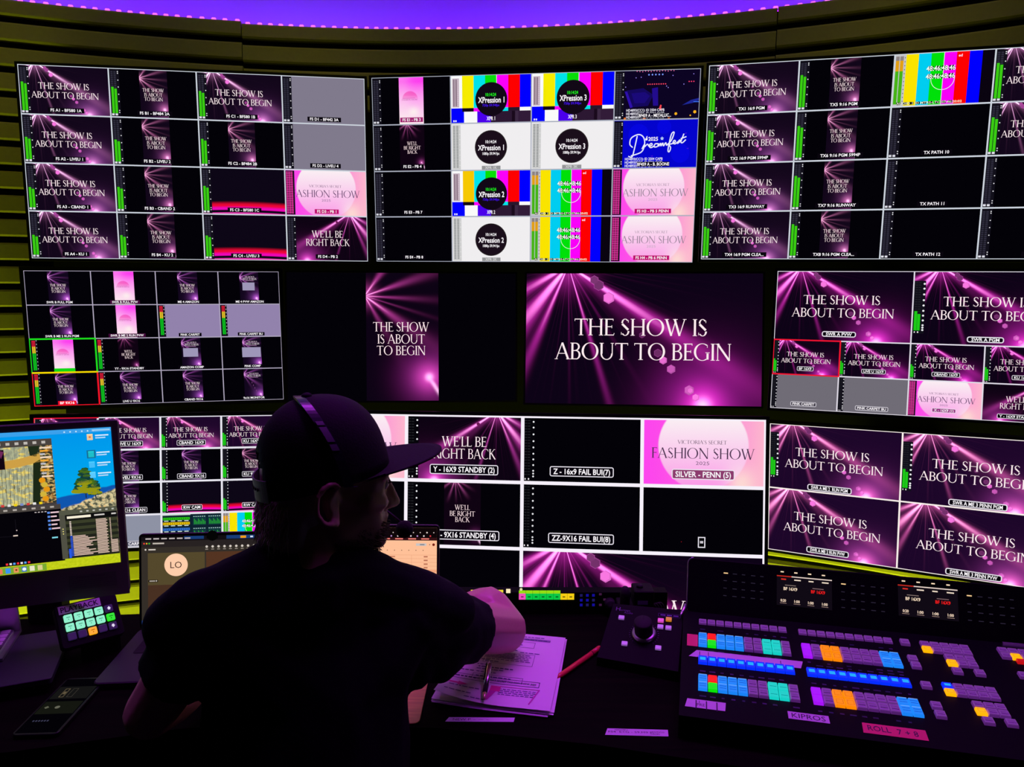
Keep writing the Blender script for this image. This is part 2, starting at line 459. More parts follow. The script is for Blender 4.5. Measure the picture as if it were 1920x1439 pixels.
class Paint:
    """flat artwork on a surface: (u, v) in metres right/down from the upper left corner, placed through f(u, v, layer)"""
    def __init__(s, mb, f, w, h, m=0, eps=.0004):
        s.mb = mb; s.f = f; s.w = w; s.h = h; s.m = m; s.eps = eps
    def P(s, u, v, L): return s.f(u, v, L * s.eps)
    def poly(s, pts, col, L=1):
        s.mb.add([s.P(u * s.w, v * s.h, L) for u, v in pts], [tuple(range(len(pts)))[::-1]], s.m, col)
    def rect(s, u0, v0, u1, v1, col, L=1): s.poly(((u0, v0), (u1, v0), (u1, v1), (u0, v1)), col, L)
    def art(s, u0, v0, u1, v1, key, L=1):
        s.mb.add([s.P(u * s.w, v * s.h, L) for u, v in ((u0, v0), (u1, v0), (u1, v1), (u0, v1))], [(3, 2, 1, 0)], 1 + ART_KEYS.index(key), None, ((0, 0), (1, 0), (1, 1), (0, 1)))
    def line(s, u0, v0, u1, v1, t, col, L=2):
        """t in metres"""
        x0, y0, x1, y1 = u0 * s.w, v0 * s.h, u1 * s.w, v1 * s.h
        q = _line(x0, y0, x1, y1, t)
        s.mb.add([s.P(a, b, L) for a, b in q], [(0, 1, 2, 3)], s.m, col)
    def box(s, u0, v0, u1, v1, t, col, L=2):
        tx, ty = t / s.w, t / s.h
        s.rect(u0, v0, u1, v0 + ty, col, L); s.rect(u0, v1 - ty, u1, v1, col, L)
        s.rect(u0, v0 + ty, u0 + tx, v1 - ty, col, L); s.rect(u1 - tx, v0 + ty, u1, v1 - ty, col, L)
    def disc(s, u, v, r, col, L=2, n=32, rot=0.0, ry=None):
        ry = r if ry is None else ry
        pts = [(u * s.w + r * cos(rot + 2 * pi * k / n), v * s.h + ry * sin(rot + 2 * pi * k / n)) for k in range(n)]
        s.mb.add([s.P(a, b, L) for a, b in pts], [tuple(range(n))[::-1]], s.m, col)
    def ring(s, u, v, r, t, col, L=2, n=32, a0=0, a1=360):
        for q in _arc(0, 0, r, r, a0, a1, t, t, n):
            s.mb.add([s.P(u * s.w + a, v * s.h - b, L) for a, b in q], [(0, 1, 2, 3)], s.m, col)
    def text(s, str_, u, v, cap, col, L=3, font='sans', width=None, align=0.5):
        """centre u, middle v of the capitals, cap height and width as fractions of the area"""
        V, F, w = text2d(str_, font)
        if not F: return
        ch = cap * s.h; sx = (width * s.w / w) if width else ch
        x0 = u * s.w - align * w * sx; y0 = v * s.h + ch / 2
        s.mb.add([s.P(x0 + a * sx, y0 - b * ch, L) for a, b in V], F, s.m, col)

# ------------------------------------------------------------------ the pictures on the monitors
WHITE = (255, 250, 255); DARK = (3, 2, 7)
def hexes(p, big=False):
    for u, v, r, b in ((.292, .05, .020, .50), (.311, .09, .024, .42), (.355, .187, .026, .85), (.498, .47, .013, .30), (.566, .605, .018, .35), (.589, .66, .018, .75), (.623, .727, .020, .55), (.70, .885, .022, .62), (.706, .89, .013, .85), (.728, .94, .016, .9)):
        c = (100 + 145 * b, 30 + 90 * b, 95 + 125 * b)
        p.disc(u, v, r * p.w, c, 2, 6, .52)
        if b > .5: p.disc(u - .002, v - .003, r * p.w * .82, tuple(min(255, x * 1.12) for x in c), 3, 6, .52)
        elif p.w > .3: p.disc(u, v, r * p.w * .88, tuple(x * .72 for x in c), 3, 6, .52)
def pic_show(p, style='lilac'):
    p.art(0, 0, 1, 1, 'show_' + style); hexes(p)
    p.text('THE SHOW IS', .49, .41, .127, (255, 236, 240), 5, 'serif', .565)
    p.text('ABOUT TO BEGIN', .50, .595, .127, (255, 236, 240), 5, 'serif', .75)
def pic_vert(p, style='lilac', u=.5):
    a = .158; p.rect(0, 0, 1, 1, DARK, 0)
    p.art(u - a, 0, u + a, 1, 'vert_' + style)
    for t, v, w in (('THE SHOW', .42, .78), ('IS ABOUT', .515, .66), ('TO BEGIN', .605, .68)):
        p.text(t, u - .006, v, .072, (255, 232, 236), 5, 'serif', w * 2 * a)
    p.disc(u + .10, .665, .005 * p.w, (120, 30, 90), 3, 6)
def pic_back(p):
    p.art(0, 0, 1, 1, 'back')
    for a, b in ((.62, .13), (.52, .34), (.41, .54)): p.disc(a, b, .016 * p.w, (110, 25, 85), 2, 6)
    p.text("WE'LL BE", .50, .40, .15, (255, 236, 240), 5, 'serif', .385)
    p.text('RIGHT BACK', .50, .585, .15, (255, 236, 240), 5, 'serif', .54)
def pic_backvert(p, u=.5):
    a = .158; p.rect(0, 0, 1, 1, DARK, 0); p.art(u - a, 0, u + a, 1, 'backvert')
    for t, v, w in (("WE'LL", .40, .13), ('BE RIGHT', .495, .22), ('BACK', .585, .125)):
        p.text(t, u, v, .075, (255, 228, 232), 5, 'serif', w)
def pic_pinkvert(p, u=.5):
    a = .155; p.rect(0, 0, 1, 1, DARK, 0); p.art(u - a, 0, u + a, 1, 'pinkvert')
    p.text('FASHION SHOW', u - .02, .475, .028, (150, 30, 130), 3, 'serif', .2)
    p.rect(u - .11, .438, u + .05, .445, (200, 60, 170), 3)
def pic_fashion(p, dark=(105, 72, 112)):
    p.art(0, 0, 1, 1, 'fashion')
    p.text("VICTORIA'S SECRET", .49, .345, .055, dark, 4, 'serif', .40)
    p.text('FASHION SHOW', .495, .51, .155, dark, 4, 'serif', .84)
    p.text('2025', .495, .655, .05, tuple(c + 40 for c in dark), 4, 'sans', .11)
def pic_black(p): p.rect(0, 0, 1, 1, (3, 2, 7), 0)
def pic_icon(p):
    pic_black(p); p.box(.465, .74, .525, .90, .003, (230, 226, 236), 3); p.rect(.482, .80, .508, .835, (200, 196, 206), 3); p.disc(.33, .82, .0012, (160, 20, 30), 3, 8)
def pic_grey(p, c=(128, 122, 140)): p.rect(0, 0, 1, 1, c, 0)
def pic_runway(p): p.art(0, 0, 1, 1, 'runway')
BARS = ((250, 250, 250), (246, 236, 0), (0, 226, 232), (8, 222, 8), (250, 0, 250), (255, 0, 0), (0, 0, 255))
def pic_fullbars(p):
    cols = ((250, 228, 0), (0, 205, 240), (0, 224, 10), (248, 0, 248), (255, 0, 0), (0, 0, 255), (10, 4, 16))
    p.rect(0, 0, .12, 1, (196, 196, 200), 1)
    for i, c in enumerate(cols): p.rect(.12 + .126 * i, 0, .12 + .126 * (i + 1), 1, c, 1)
    p.rect(.498, 0, .503, 1, (235, 235, 235), 2)
    p.ring(.50, .50, .12 * p.w, .006 * p.w, (220, 240, 220), 3, 24, 180, 370)
    for v in (.30, .45):
        for k in range(4):
            p.rect(.345 + k * .07, v - .045, .40 + k * .07, v + .045, (10, 14, 10), 4)
        p.text('48:46:48:46', .475, v, .09, (240, 250, 240), 5, 'bold', .29)
    p.text('ed', .66, .08, .05, (255, 220, 240), 5, 'bold')
    for k in range(9): p.rect(.05 + .065 * k, .915, .095 + .065 * k, .965, (16, 20, 12), 4)
    p.text('AUDIO 1 ID MTRS-LTC 07:46:20:02', .38, .94, .042, (225, 230, 200), 5, 'bold', .66)
    for x in (.015, .058):
        p.rect(x, .04, x + .035, .12, (140, 130, 130), 3); p.rect(x, .12, x + .035, .32, (226, 160, 20), 3); p.rect(x, .32, x + .035, .95, (70, 180, 20), 3)
    for k in range(12): p.rect(.104, .06 + k * .075, .112, .08 + k * .075, (90, 90, 90), 3)
def pic_bars(p, n, name, yel=(246, 236, 0)):
    cols = list(BARS); cols[1] = yel
    for i, c in enumerate(cols): p.rect(i / 7, 0, (i + 1) / 7, .68, c, 1)
    for i, c in enumerate(((0, 0, 255), (18, 8, 20), (250, 0, 250), (18, 8, 20), (0, 226, 232), (40, 22, 44), (250, 250, 250))): p.rect(i / 7, .68, (i + 1) / 7, .755, c, 1)
    for u0, u1, c in ((0, .165, (0, 0, 255)), (.165, .33, (250, 250, 250)), (.33, .5, (75, 0, 235)), (.5, .76, (44, 24, 50)), (.76, .80, (26, 10, 28)), (.80, .84, (60, 40, 66)), (.84, 1, (50, 28, 56))): p.rect(u0, .755, u1, 1, c, 1)
    p.rect(.57 - .002, 0, .57 + .004, .2, (240, 240, 240), 2)
    p.disc(.505, .505, .198 * p.w, (18, 8, 22), 3, 40)
    p.text('10:14:24', .50, .41, .065, (30, 240, 30), 5, 'bold', .13)
    p.text('XPression ' + str(n), .505, .52, .115, WHITE, 5, 'bold', .325)
    p.text('720p 59.94fps', .50, .63, .045, (70, 20, 235), 5, 'bold', .21)
    p.text('XPR ' + str(n), .50, .905, .075, WHITE, 5, 'bold', .105)
    p.rect(.02, .06, .105, .66, (196, 176, 190), 2)
    for x in (.03, .06): p.rect(x, .08, x + .018, .64, (140, 118, 134), 3)
    for k in range(14): p.rect(.085, .09 + k * .04, .095, .10 + k * .04, (230, 215, 225), 3)
    p.rect(.03, .93, .045, .965, WHITE, 4); p.rect(.055, .93, .07, .965, WHITE, 4)
def pic_white(p, n):
    p.rect(0, 0, 1, 1, (240, 238, 240), 0)
    p.disc(.50, .51, .202 * p.w, (40, 34, 34), 2, 40); p.disc(.50, .51, .192 * p.w, (26, 14, 26), 3, 40)
    p.text('10:14:24', .50, .395, .062, WHITE, 5, 'bold', .135)
    p.text('XPression ' + str(n), .50, .52, .11, WHITE, 5, 'bold', .325)
    p.text('1080p 59.94 fps', .50, .645, .055, WHITE, 5, 'bold', .21)
    p.rect(.385, .905, .62, .985, (150, 150, 152), 2); p.text('XPR ' + str(n) + 'K', .50, .945, .055, (215, 215, 215), 4, 'bold', .15)
    p.rect(.015, .03, .12, .98, (206, 206, 206), 1)
    for x in (.025, .065):
        for k in range(30): p.rect(x, .05 + k * .03, x + .026, .067 + k * .03, (130, 134, 134), 2)
    for k in range(8): p.disc(.108, .12 + k * .11, .005 * p.w, (240, 240, 240), 3, 8)
def pic_stage(p):
    p.rect(0, 0, 1, 1, (12, 4, 34), 0)
    p.poly(((.14, .40), (.34, .36), (.46, .50), (.40, .72), (.22, .74)), (20, 8, 92), 1)
    p.poly(((.20, .46), (.36, .44), (.42, .52), (.36, .66), (.24, .66)), (26, 10, 120), 2)
    p.poly(((.12, .42), (.15, .42), (.22, .74), (.19, .76)), (46, 16, 170), 3)
    p.poly(((.44, .37), (.51, .35), (.52, .72), (.46, .72)), (34, 12, 140), 2)
    p.poly(((.80, .72), (.90, .62), (1, .58), (1, .62), (.92, .68)), (30, 40, 150), 1)
    for k in range(14): p.disc(.26 + .033 * k, .02 + .006 * (k % 3), .006 * p.w, (245, 110, 170), 3, 6)
    for k in range(5): p.disc(.40 + .04 * k, .095, .010 * p.w, (120, 150, 250), 3, 6)
    for k in range(9): p.disc(.39 + .026 * k, .285, .0075 * p.w, (250, 70, 100), 3, 8)
    for k in range(3): p.disc(.87 + .027 * k, .25, .0075 * p.w, (250, 60, 110), 3, 8)
    for u, v in ((.61, .33), (.63, .36), (.13, .33), (.31, .14), (.25, .15), (.68, .12), (.92, .10), (.81, .30)): p.disc(u, v, .006 * p.w, (160, 140, 250), 3, 6)
    p.poly(((.53, .78), (.545, .70), (.56, .71), (.555, .78), (.57, .82)), (255, 70, 80), 3)
    for u, v, r in ((.95, .86, .020), (.73, .89, .018), (.36, .965, .018), (.65, .96, .015), (.13, .97, .014), (.90, .93, .01)): p.disc(u, v, r * p.w, (250, 120 + 60 * (u > .7), 30), 3, 5, .3)
    p.rect(.93, .65, 1, .665, (60, 120, 255), 3)
    mclines(p, 'METALLIC...')
def mclines(p, who):
    for k, v in enumerate((.805, .875, .945)):
        p.text('HD4893(CC1): ID 2504 CAPB', .145, v, .05, (235, 232, 245), 4, 'bold', .45, 0.0)
    p.rect(.29, .865, .68, .965, (14, 10, 30), 5)
    p.text('BF459 A - ' + who, .485, .915, .062, WHITE, 6, 'bold', .38)
DREAM = [  # strokes of the handwritten word, in units of the tile
    [(.185, .745), (.23, .76), (.255, .60), (.285, .33)], [(.215, .74), (.34, .66), (.375, .50), (.36, .36), (.30, .30), (.215, .37), (.20, .50), (.235, .565)],
    [(.345, .60), (.375, .50), (.375, .555), (.41, .50), (.425, .545)], [(.425, .55), (.465, .52), (.455, .485), (.43, .53), (.45, .575), (.49, .54)],
    [(.535, .495), (.50, .50), (.49, .56), (.53, .55), (.54, .49), (.545, .55)], [(.545, .55), (.565, .485), (.57, .545), (.59, .48), (.60, .545), (.625, .475), (.635, .535)],
    [(.635, .535), (.69, .43), (.72, .27), (.69, .30), (.665, .50), (.655, .64), (.67, .665), (.685, .58), (.665, .52), (.70, .50)],
    [(.70, .50), (.74, .46), (.725, .43), (.71, .48), (.735, .505), (.77, .46)], [(.77, .46), (.795, .42), (.785, .47), (.76, .50)], [(.80, .47), (.835, .30)], [(.80, .40), (.865, .36)], [(.80, .47), (.82, .485), (.86, .42)]]
def pic_dream(p):
    p.rect(0, 0, 1, 1, (4, 4, 205), 0)
    for u, v, r in ((.3, .3, .22), (.8, .7, .2), (.6, .15, .15)): p.disc(u, v, r * p.w * .55, (6, 6, 222), 1, 24)
    def smooth(q):
        out = []
        for i in range(len(q) - 1):
            p0, p1, p2, p3 = q[max(i - 1, 0)], q[i], q[i + 1], q[min(i + 2, len(q) - 1)]
            for k in range(6):
                t = k / 6
                out.append(tuple(.5 * ((2 * p1[j]) + (-p0[j] + p2[j]) * t + (2 * p0[j] - 5 * p1[j] + 4 * p2[j] - p3[j]) * t * t + (-p0[j] + 3 * p1[j] - 3 * p2[j] + p3[j]) * t ** 3) for j in (0, 1)))
        return out + [q[-1]]
    for st in DREAM:
        q = smooth(st)
        for a, b in zip(q, q[1:]):
            if a != b: p.line(*a, *b, .013 * p.w, (238, 240, 255), 4)
    p.text('2025', .475, .395, .075, WHITE, 5, 'bold', .115)
    p.disc(.395, .40, .016 * p.w, WHITE, 5, 5, -1.57); p.poly(((.39, .36), (.405, .33), (.405, .38)), WHITE, 5)
    for k in range(5): p.line(.58 + .02 * cos(k * 1.2566 - 1.57), .39 + .036 * sin(k * 1.2566 - 1.57), .58 + .02 * cos((k + 2) * 1.2566 - 1.57), .39 + .036 * sin((k + 2) * 1.2566 - 1.57), .005 * p.w, (200, 225, 255), 5)
    for u, v in ((.84, .29), (.87, .60), (.45, .745)): p.poly(((u, v), (u + .03, v - .01), (u + .02, v + .015)), (70, 20, 215), 2)
    mclines(p, 'B. BOONE')
def pic_comp(p, w=.20, grey=True):
    p.rect(0, 0, 1, 1, DARK, 0); u = .50; a = .155
    p.art(u - a, 0, u + a, 1, 'vert_violet')
    p.text('THE SHOW IS', u + .01, .16, .045, (230, 205, 225), 4, 'serif', .16)
    p.text('ABOUT TO BEGIN', u + .01, .225, .06, (245, 230, 240), 4, 'serif', .23)
    p.rect(u - .06, .265, u + .08, .285, (150, 110, 150), 4)
    if grey: p.rect(u - w / 2 - .01, .335, u + w / 2 - .01, .575 + (w - .2) * .6, (158, 150, 184), 4)
    else:
        for k in range(4): p.rect(u - .03 + .022 * k, .42 + .085 * k, u - .02 + .022 * k, .47 + .085 * k, (120, 60, 120), 4)
def pic_wave(p):
    p.rect(0, 0, 1, 1, (14, 32, 46), 0); p.rect(0, 0, .47, .06, (180, 210, 190), 1)
    for v, c in ((.17, (40, 190, 20)), (.32, (230, 190, 10)), (.50, (50, 110, 200)), (.66, (230, 40, 200))):
        p.rect(.02, v - .05, .46, v + .03, c, 2)
        for k in range(4): p.rect(.04 + .11 * k, v + .045, .11 + .11 * k, v + .07, (210, 230, 220), 2)
        for k in range(12): p.rect(.03 + .036 * k, v - .03, .04 + .036 * k, v + .01, tuple(x * .5 for x in c), 3)
    for a in (.51, .76):
        for b in (.08, .45):
            p.rect(a, b, a + .22, b + .30, (18, 56, 60), 2)
            for k in range(9): p.rect(a + .02 + .022 * k, b + .1 + .04 * (k % 3), a + .032 + .022 * k, b + .27, (40, 170, 50), 3)
            for k in range(6): p.rect(a + .01 + .035 * k, b + .02, a + .03 + .035 * k, b + .04, (190, 220, 220), 3)
    p.rect(.0, .70, 1, .76, (30, 60, 80), 2)

def caption(p, s, style='plain', u=.5, v=.90, cap=.058, w=None, boxc=None, bg=(10, 6, 14)):
    V, F, tw = text2d(s, 'bold')
    width = w if w else min(.62, tw * cap * p.h / p.w * 1.0)
    if style == 'plain':
        p.rect(u - width / 2 - .03, v - cap * .85, u + width / 2 + .03, v + cap * .85, bg, 7)
        p.text(s.strip(), u, v, cap, WHITE, 8, 'bold', width)
    else:
        x0, x1, y0, y1 = u - width / 2 - .03, u + width / 2 + .03, v - cap * .95, v + cap * .95
        def rr(a0, b0, a1, b1, r):
            ru = r / p.w; rv = r / p.h; q = []
            for cx, cy, t0 in ((a1 - ru, b1 - rv, 0), (a0 + ru, b1 - rv, 90), (a0 + ru, b0 + rv, 180), (a1 - ru, b0 + rv, 270)):
                q += [(cx + ru * cos(radians(t0 + 30 * k)), cy + rv * sin(radians(t0 + 30 * k))) for k in range(4)]
            return q
        t = .013 * p.h; r = .030 * p.h
        p.poly(rr(x0, y0, x1, y1, r), (235, 230, 240), 7); p.poly(rr(x0 + t / p.w, y0 + t / p.h, x1 - t / p.w, y1 - t / p.h, r - t), bg, 8)
        p.text(s, u, v, cap, WHITE, 9, 'bold', width)
def meter(p, level=.5, style='green', w=.115, v0=.02, v1=.98, bg=(18, 16, 26)):
    """audio bars along the left side of a picture"""
    p.rect(.004, v0, w, v1, bg, 5)
    h = v1 - v0; a, b = v0 + h * .03, v0 + h * .94
    if style in ('green', 'idle'):
        for x in (.18, .48):
            p.rect(w * x, a, w * (x + .22), b, (48, 46, 62), 6)
            for k in range(22): p.rect(w * x, a + (b - a) * k / 22, w * (x + .22), a + (b - a) * (k + .35) / 22, (22, 20, 30), 7)
        if style == 'green':
            for x, l in ((.18, level), (.48, level - .04)): p.rect(w * x, b - (b - a) * l, w * (x + .24), b, (58, 204, 18), 8)
        for k, q in enumerate((.02, .06, .22, .38, .55, .72, .93, .98)): p.disc(w * .88, a + (b - a) * q, .012 * p.h, (235, 235, 240), 8, 6)
        p.rect(w * .12, b + .005, w * .36, b + h * .045, (225, 225, 235), 8); p.rect(w * .46, b + .005, w * .70, b + h * .045, (225, 225, 235), 8)
    elif style == 'full':
        for x in (.28, .52):
            p.rect(w * x, b - (b - a) * .58, w * (x + .20), b, (12, 190, 30), 7)
            p.rect(w * x, b - (b - a) * .80, w * (x + .20), b - (b - a) * .58, (226, 190, 40), 7)
            p.rect(w * x, a, w * (x + .20), b - (b - a) * .80, (236, 30, 60), 7)
            p.rect(w * (x + .07), b - (b - a) * .97, w * (x + .13), b - (b - a) * .82, (18, 8, 20), 8)
        for k in range(9): p.disc(w * .88, a + (b - a) * (k / 8.4), .012 * p.h, (235, 235, 240), 7, 6)
    elif style == 'pink':
        for x in (.12, .38, .64): p.rect(w * x, v0 + .02, w * (x + .18), v1 - .02, (176, 10, 110), 7)
        for k in range(24): p.rect(w * .12, v0 + .03 + h * k / 25, w * .82, v0 + .04 + h * k / 25, (226, 90, 180), 8)
    elif style == 'dots':
        if level > 0:
            for x, l in ((.16, level), (.42, level - .06)): p.rect(w * x, b - (b - a) * l, w * (x + .24), b, (30, 200, 24), 7)
        for x in (.16, .42):
            for k in range(20): p.rect(w * x, a + (b - a) * k / 20, w * (x + .2), a + (b - a) * (k + .25) / 20, (38, 40, 44), 6)
        for q in (.03, .13, .25, .37, .48, .59, .69, .79, .89, .94, .99): p.disc(w * .88, a + (b - a) * q, .014 * p.h, (240, 240, 245), 8, 7)
        p.rect(w * .2, b + h * .02, w * .28, b + h * .045, WHITE, 8); p.rect(w * .46, b + h * .02, w * .56, b + h * .045, WHITE, 8)

class Monitor:
    def __init__(s, label, cen, xaxis, n_tilt, W, depth=.045, bezel=.008, gridc=(205, 212, 222), gridw=.004):
        """cen: centre of the picture area; xaxis: its horizontal axis; n_tilt: degrees the face leans up(-)/down(+)"""
        H = W * 9 / 16; s.W, s.H = W, H
        x = Vector(xaxis).normalized()
        hor = Vector((0, 0, 1)).cross(x).normalized()          # away from the room, horizontal
        perp = (Vector((0, 0, 1)) - x * x.z).normalized()
        aw = hor * cos(radians(n_tilt)) + perp * sin(radians(n_tilt))
        aw = (aw - x * aw.dot(x)).normalized()
        M = frame(cen, x, z=x.cross(aw)); s.M = M
        s.root = thing('video_monitor', label, 'monitor', M, 'monitors on the control room wall')
        b = bezel
        mb = MB(); mb.bbox((-W / 2 - b, .004, -H / 2 - b), (W / 2 + b, depth * .45, H / 2 + b), .006, 0, 1, 3, ch=.002)
        mb.bbox((-W * .36, depth * .45, -H * .36), (W * .36, depth, H * .30), .02, 0, 1, 3, ch=.004)
        mb.build('housing', M_BACK, s.root)
        mb = MB()
        for lo, hi in (((-W / 2 - b, -H / 2 - b), (W / 2 + b, -H / 2)), ((-W / 2 - b, H / 2), (W / 2 + b, H / 2 + b)), ((-W / 2 - b, -H / 2), (-W / 2, H / 2)), ((W / 2, -H / 2), (W / 2 + b, H / 2))):
            mb.box((lo[0], -.004, lo[1]), (hi[0], .006, hi[1]))
        mb.build('bezel', M_BEZEL, s.root)
        s.smb = MB(); s.smb.box((-W / 2, 0, -H / 2), (W / 2, .004, H / 2), 0)
        s.gc, s.gw = gridc, gridw
        # bracket that carries the monitor on the wall
        p0 = M @ Vector((0, depth, 0)); d = Vector((aw.x, aw.y, 0)).normalized()
        q = Vector((p0.x - WC.x, p0.y - WC.y)); dd = Vector((d.x, d.y)); bq = q.dot(dd); L = -bq + sqrt(bq * bq - q.length_squared + (WR - .075) ** 2)
        mb = MB(); inv = M.inverted(); L = max(L, .05)
        A = frame(p0, x, up=(0, 0, 1))
        mb.box((-.03, -.02, -.05), (.03, L, .05), mat=inv @ A); mb.box((-.12, L - .02, -.12), (.12, L, .12), mat=inv @ A)
        mb.build('wall_bracket', M_BACK, s.root)
        s.tiles = []
    def area(s, u0, v0, u1, v1):
        W, H = s.W, s.H; mb = MB()
        x0 = -W / 2 + u0 * W; z0 = H / 2 - v0 * H
        g = s.gw * .0
        p = Paint(mb, lambda u, v, l: (x0 + u, -.0006 - l, z0 - v), (u1 - u0) * W, (v1 - v0) * H, 0, .00016)
        s.tiles.append((mb, (u0, v0, u1, v1)))
        return p
    def grid(s, lines, col=None, w=None, L=.0028):
        """lines: (u0, v0, u1, v1)"""
        W, H = s.W, s.H; w = w or s.gw
        p = Paint(s.smb, lambda u, v, l: (-W / 2 + u, -L, H / 2 - v), W, H, 1)
        for u0, v0, u1, v1 in lines:
            hx, hy = w / 2 / W, w / 2 / H
            p.rect(max(0, u0 - hx), max(0, v0 - hy), min(1, u1 + hx), min(1, v1 + hy), col or s.gc, 1)
    def done(s):
        scr = s.smb.build('screen', [M_GLASS, PIX], s.root)
        for mb, r in s.tiles:
            used = sorted(set(mb.mi)); re = {k: i for i, k in enumerate(used)}
            mb.mi = [re[k] for k in mb.mi]
            o = mb.build('picture_tile', [ART_MATS[k] for k in used], scr)
            if getattr(mb, 'lab', None): o['label'] = mb.lab
        return s
def grid16(mon, **k):
    L = [(0, i / 4, 1, i / 4) for i in range(5)] + [(i / 4, 0, i / 4, 1) for i in range(5)]
    mon.grid(L, **k)

def run(mon, spec):
    """spec: list of (rect, picture function, caption kwargs or None, meter kwargs or None)"""
    for r, pic, cap, met in spec:
        p = mon.area(*r); pic(p)
        if met: meter(p, **met)
        if cap:
            caption(p, **cap)
            if cap['s'].strip(): p.mb.lab = 'picture captioned ' + cap['s']

G = lambda lv: dict(level=lv, style='green')
IDLE = dict(style='idle')
def cell(c, r): return (c / 4, r / 4, c / 4 + .25, r / 4 + .25)
lil = lambda p: pic_show(p, 'lilac'); mag = lambda p: pic_show(p, 'magenta'); pnk = lambda p: pic_show(p, 'pink')
vl = lambda p: pic_vert(p, 'lilac'); vm = lambda p: pic_vert(p, 'magenta'); vv = lambda p: pic_vert(p, 'violet')
C = lambda s, **k: dict(s=s, **k)

# top left
mon = Monitor('wide monitor at the left end of the top row, first picture captioned FS A1', (-1.01, 2.401, 1.903), (.991, .1338, 0), -1.3, 1.05, gridw=.004)
run(mon, [
    (cell(0, 0), lil, C('FS A1 - BF580 1A'), G(.66)), (cell(1, 0), vl, C('FS B1 - BF484 2A'), G(.62)), (cell(2, 0), lil, C('FS C1 - BF580 1B'), G(.60)), (cell(3, 0), pic_grey, C('FS D1 - BF442 3A'), IDLE),
    (cell(0, 1), lil, C('FS A2 - LIVEU 1'), G(.52)), (cell(1, 1), vl, C('FS B2 - LIVEU 2'), G(.52)), (cell(2, 1), vl, C('FS C2 - BF484 2B'), G(.60)), (cell(3, 1), pic_grey, C('FS D2 - LIVEU 4'), IDLE),
    (cell(0, 2), lil, C('FS A3 - CBAND 1'), G(.48)), (cell(1, 2), vl, C('FS B3 - CBAND 2'), G(.53)), (cell(2, 2), pic_runway, C('FS C3 - BF580 1C'), G(.6)), (cell(3, 2), pic_fashion, C('FS D3 - PB 1', bg=(190, 10, 110)), dict(style='pink')),
    (cell(0, 3), lil, C('FS A4 - KU 1'), G(.48)), (cell(1, 3), vl, C('FS B4 - KU 2'), G(.5)), (cell(2, 3), pic_runway, C('FS C4 - LIVEU 3'), G(.52)), (cell(3, 3), pic_back, C('FS D4 - PB 2'), IDLE)])
grid16(mon); mon.done()
# top middle
mon = Monitor('wide monitor in the middle of the top row with colour bars and white discs', (.057, 2.413, 1.904), (.9921, -.1254, 0), 1.6, 1.05, gridc=(170, 175, 190), gridw=.0036)
run(mon, [
    (cell(0, 0), pic_pinkvert, C('FS E1 - PB 3', bg=(160, 30, 110)), IDLE), (cell(1, 0), lambda p: pic_bars(p, 1, ''), None, None), (cell(2, 0), lambda p: pic_bars(p, 3, ''), None, None), (cell(3, 0), pic_stage, None, IDLE),
    (cell(0, 1), pic_backvert, C('FS E2 - PB 4'), IDLE), (cell(1, 1), lambda p: pic_white(p, 1), None, None), (cell(2, 1), lambda p: pic_white(p, 3), None, None), (cell(3, 1), pic_dream, None, IDLE),
    (cell(0, 2), pic_black, C('FS E3 - PB 7'), IDLE), (cell(1, 2), lambda p: pic_bars(p, 2, '', (246, 200, 0)), None, None), (cell(2, 2), pic_fullbars, None, None), (cell(3, 2), lambda p: pic_fashion(p, (150, 130, 150)), C('FS H3 - PB 5 PENN', bg=(190, 10, 110)), dict(style='pink')),
    (cell(0, 3), pic_black, C('FS E4 - PB 8'), IDLE), (cell(1, 3), lambda p: pic_white(p, 2), None, None), (cell(2, 3), pic_fullbars, None, None), (cell(3, 3), lambda p: pic_fashion(p, (150, 130, 150)), C('FS H4 - PB 6 PENN', bg=(190, 10, 110)), dict(style='pink'))])
grid16(mon); mon.done()
# top right
k_ = 1.02 / 1.05
mon = Monitor('wide monitor at the right end of the top row, first picture captioned TX1', (1.114 * k_, 2.222 * k_, 1.55 + .364 * k_), (.9729, -.2311, 0), -.5, 1.02, gridw=.0042)
run(mon, [
    (cell(0, 0), lil, C('TX1 16:9 PGM'), G(.70)), (cell(1, 0), vl, C('TX5 9:16 PGM'), G(.72)), (cell(2, 0), pic_fullbars, None, None), (cell(3, 0), lil, C('TX'), G(.75)),
    (cell(0, 1), lil, C('TX2 16:9 PGM 5994P'), G(.70)), (cell(1, 1), vl, C('TX6 9:16 PGM 5994P'), G(.72)), (cell(2, 1), pic_black, C('TX PATH 10'), IDLE), (cell(3, 1), lil, C('TX'), G(.74)),
    (cell(0, 2), lil, C('TX3 16:9 RUNWAY'), G(.70)), (cell(1, 2), vl, C('TX7 9:16 RUNWAY'), G(.72)), (cell(2, 2), pic_black, C('TX PATH 11'), IDLE), (cell(3, 2), pic_black, C('TX'), IDLE),
    (cell(0, 3), lil, C('TX4 16:9 PGM CLEA...'), G(.70)), (cell(1, 3), vl, C('TX8 9:16 PGM CLEA...'), G(.74)), (cell(2, 3), pic_black, C('TX PATH 12'), IDLE), (cell(3, 3), pic_black, C('TX'), IDLE)])
grid16(mon); mon.done()
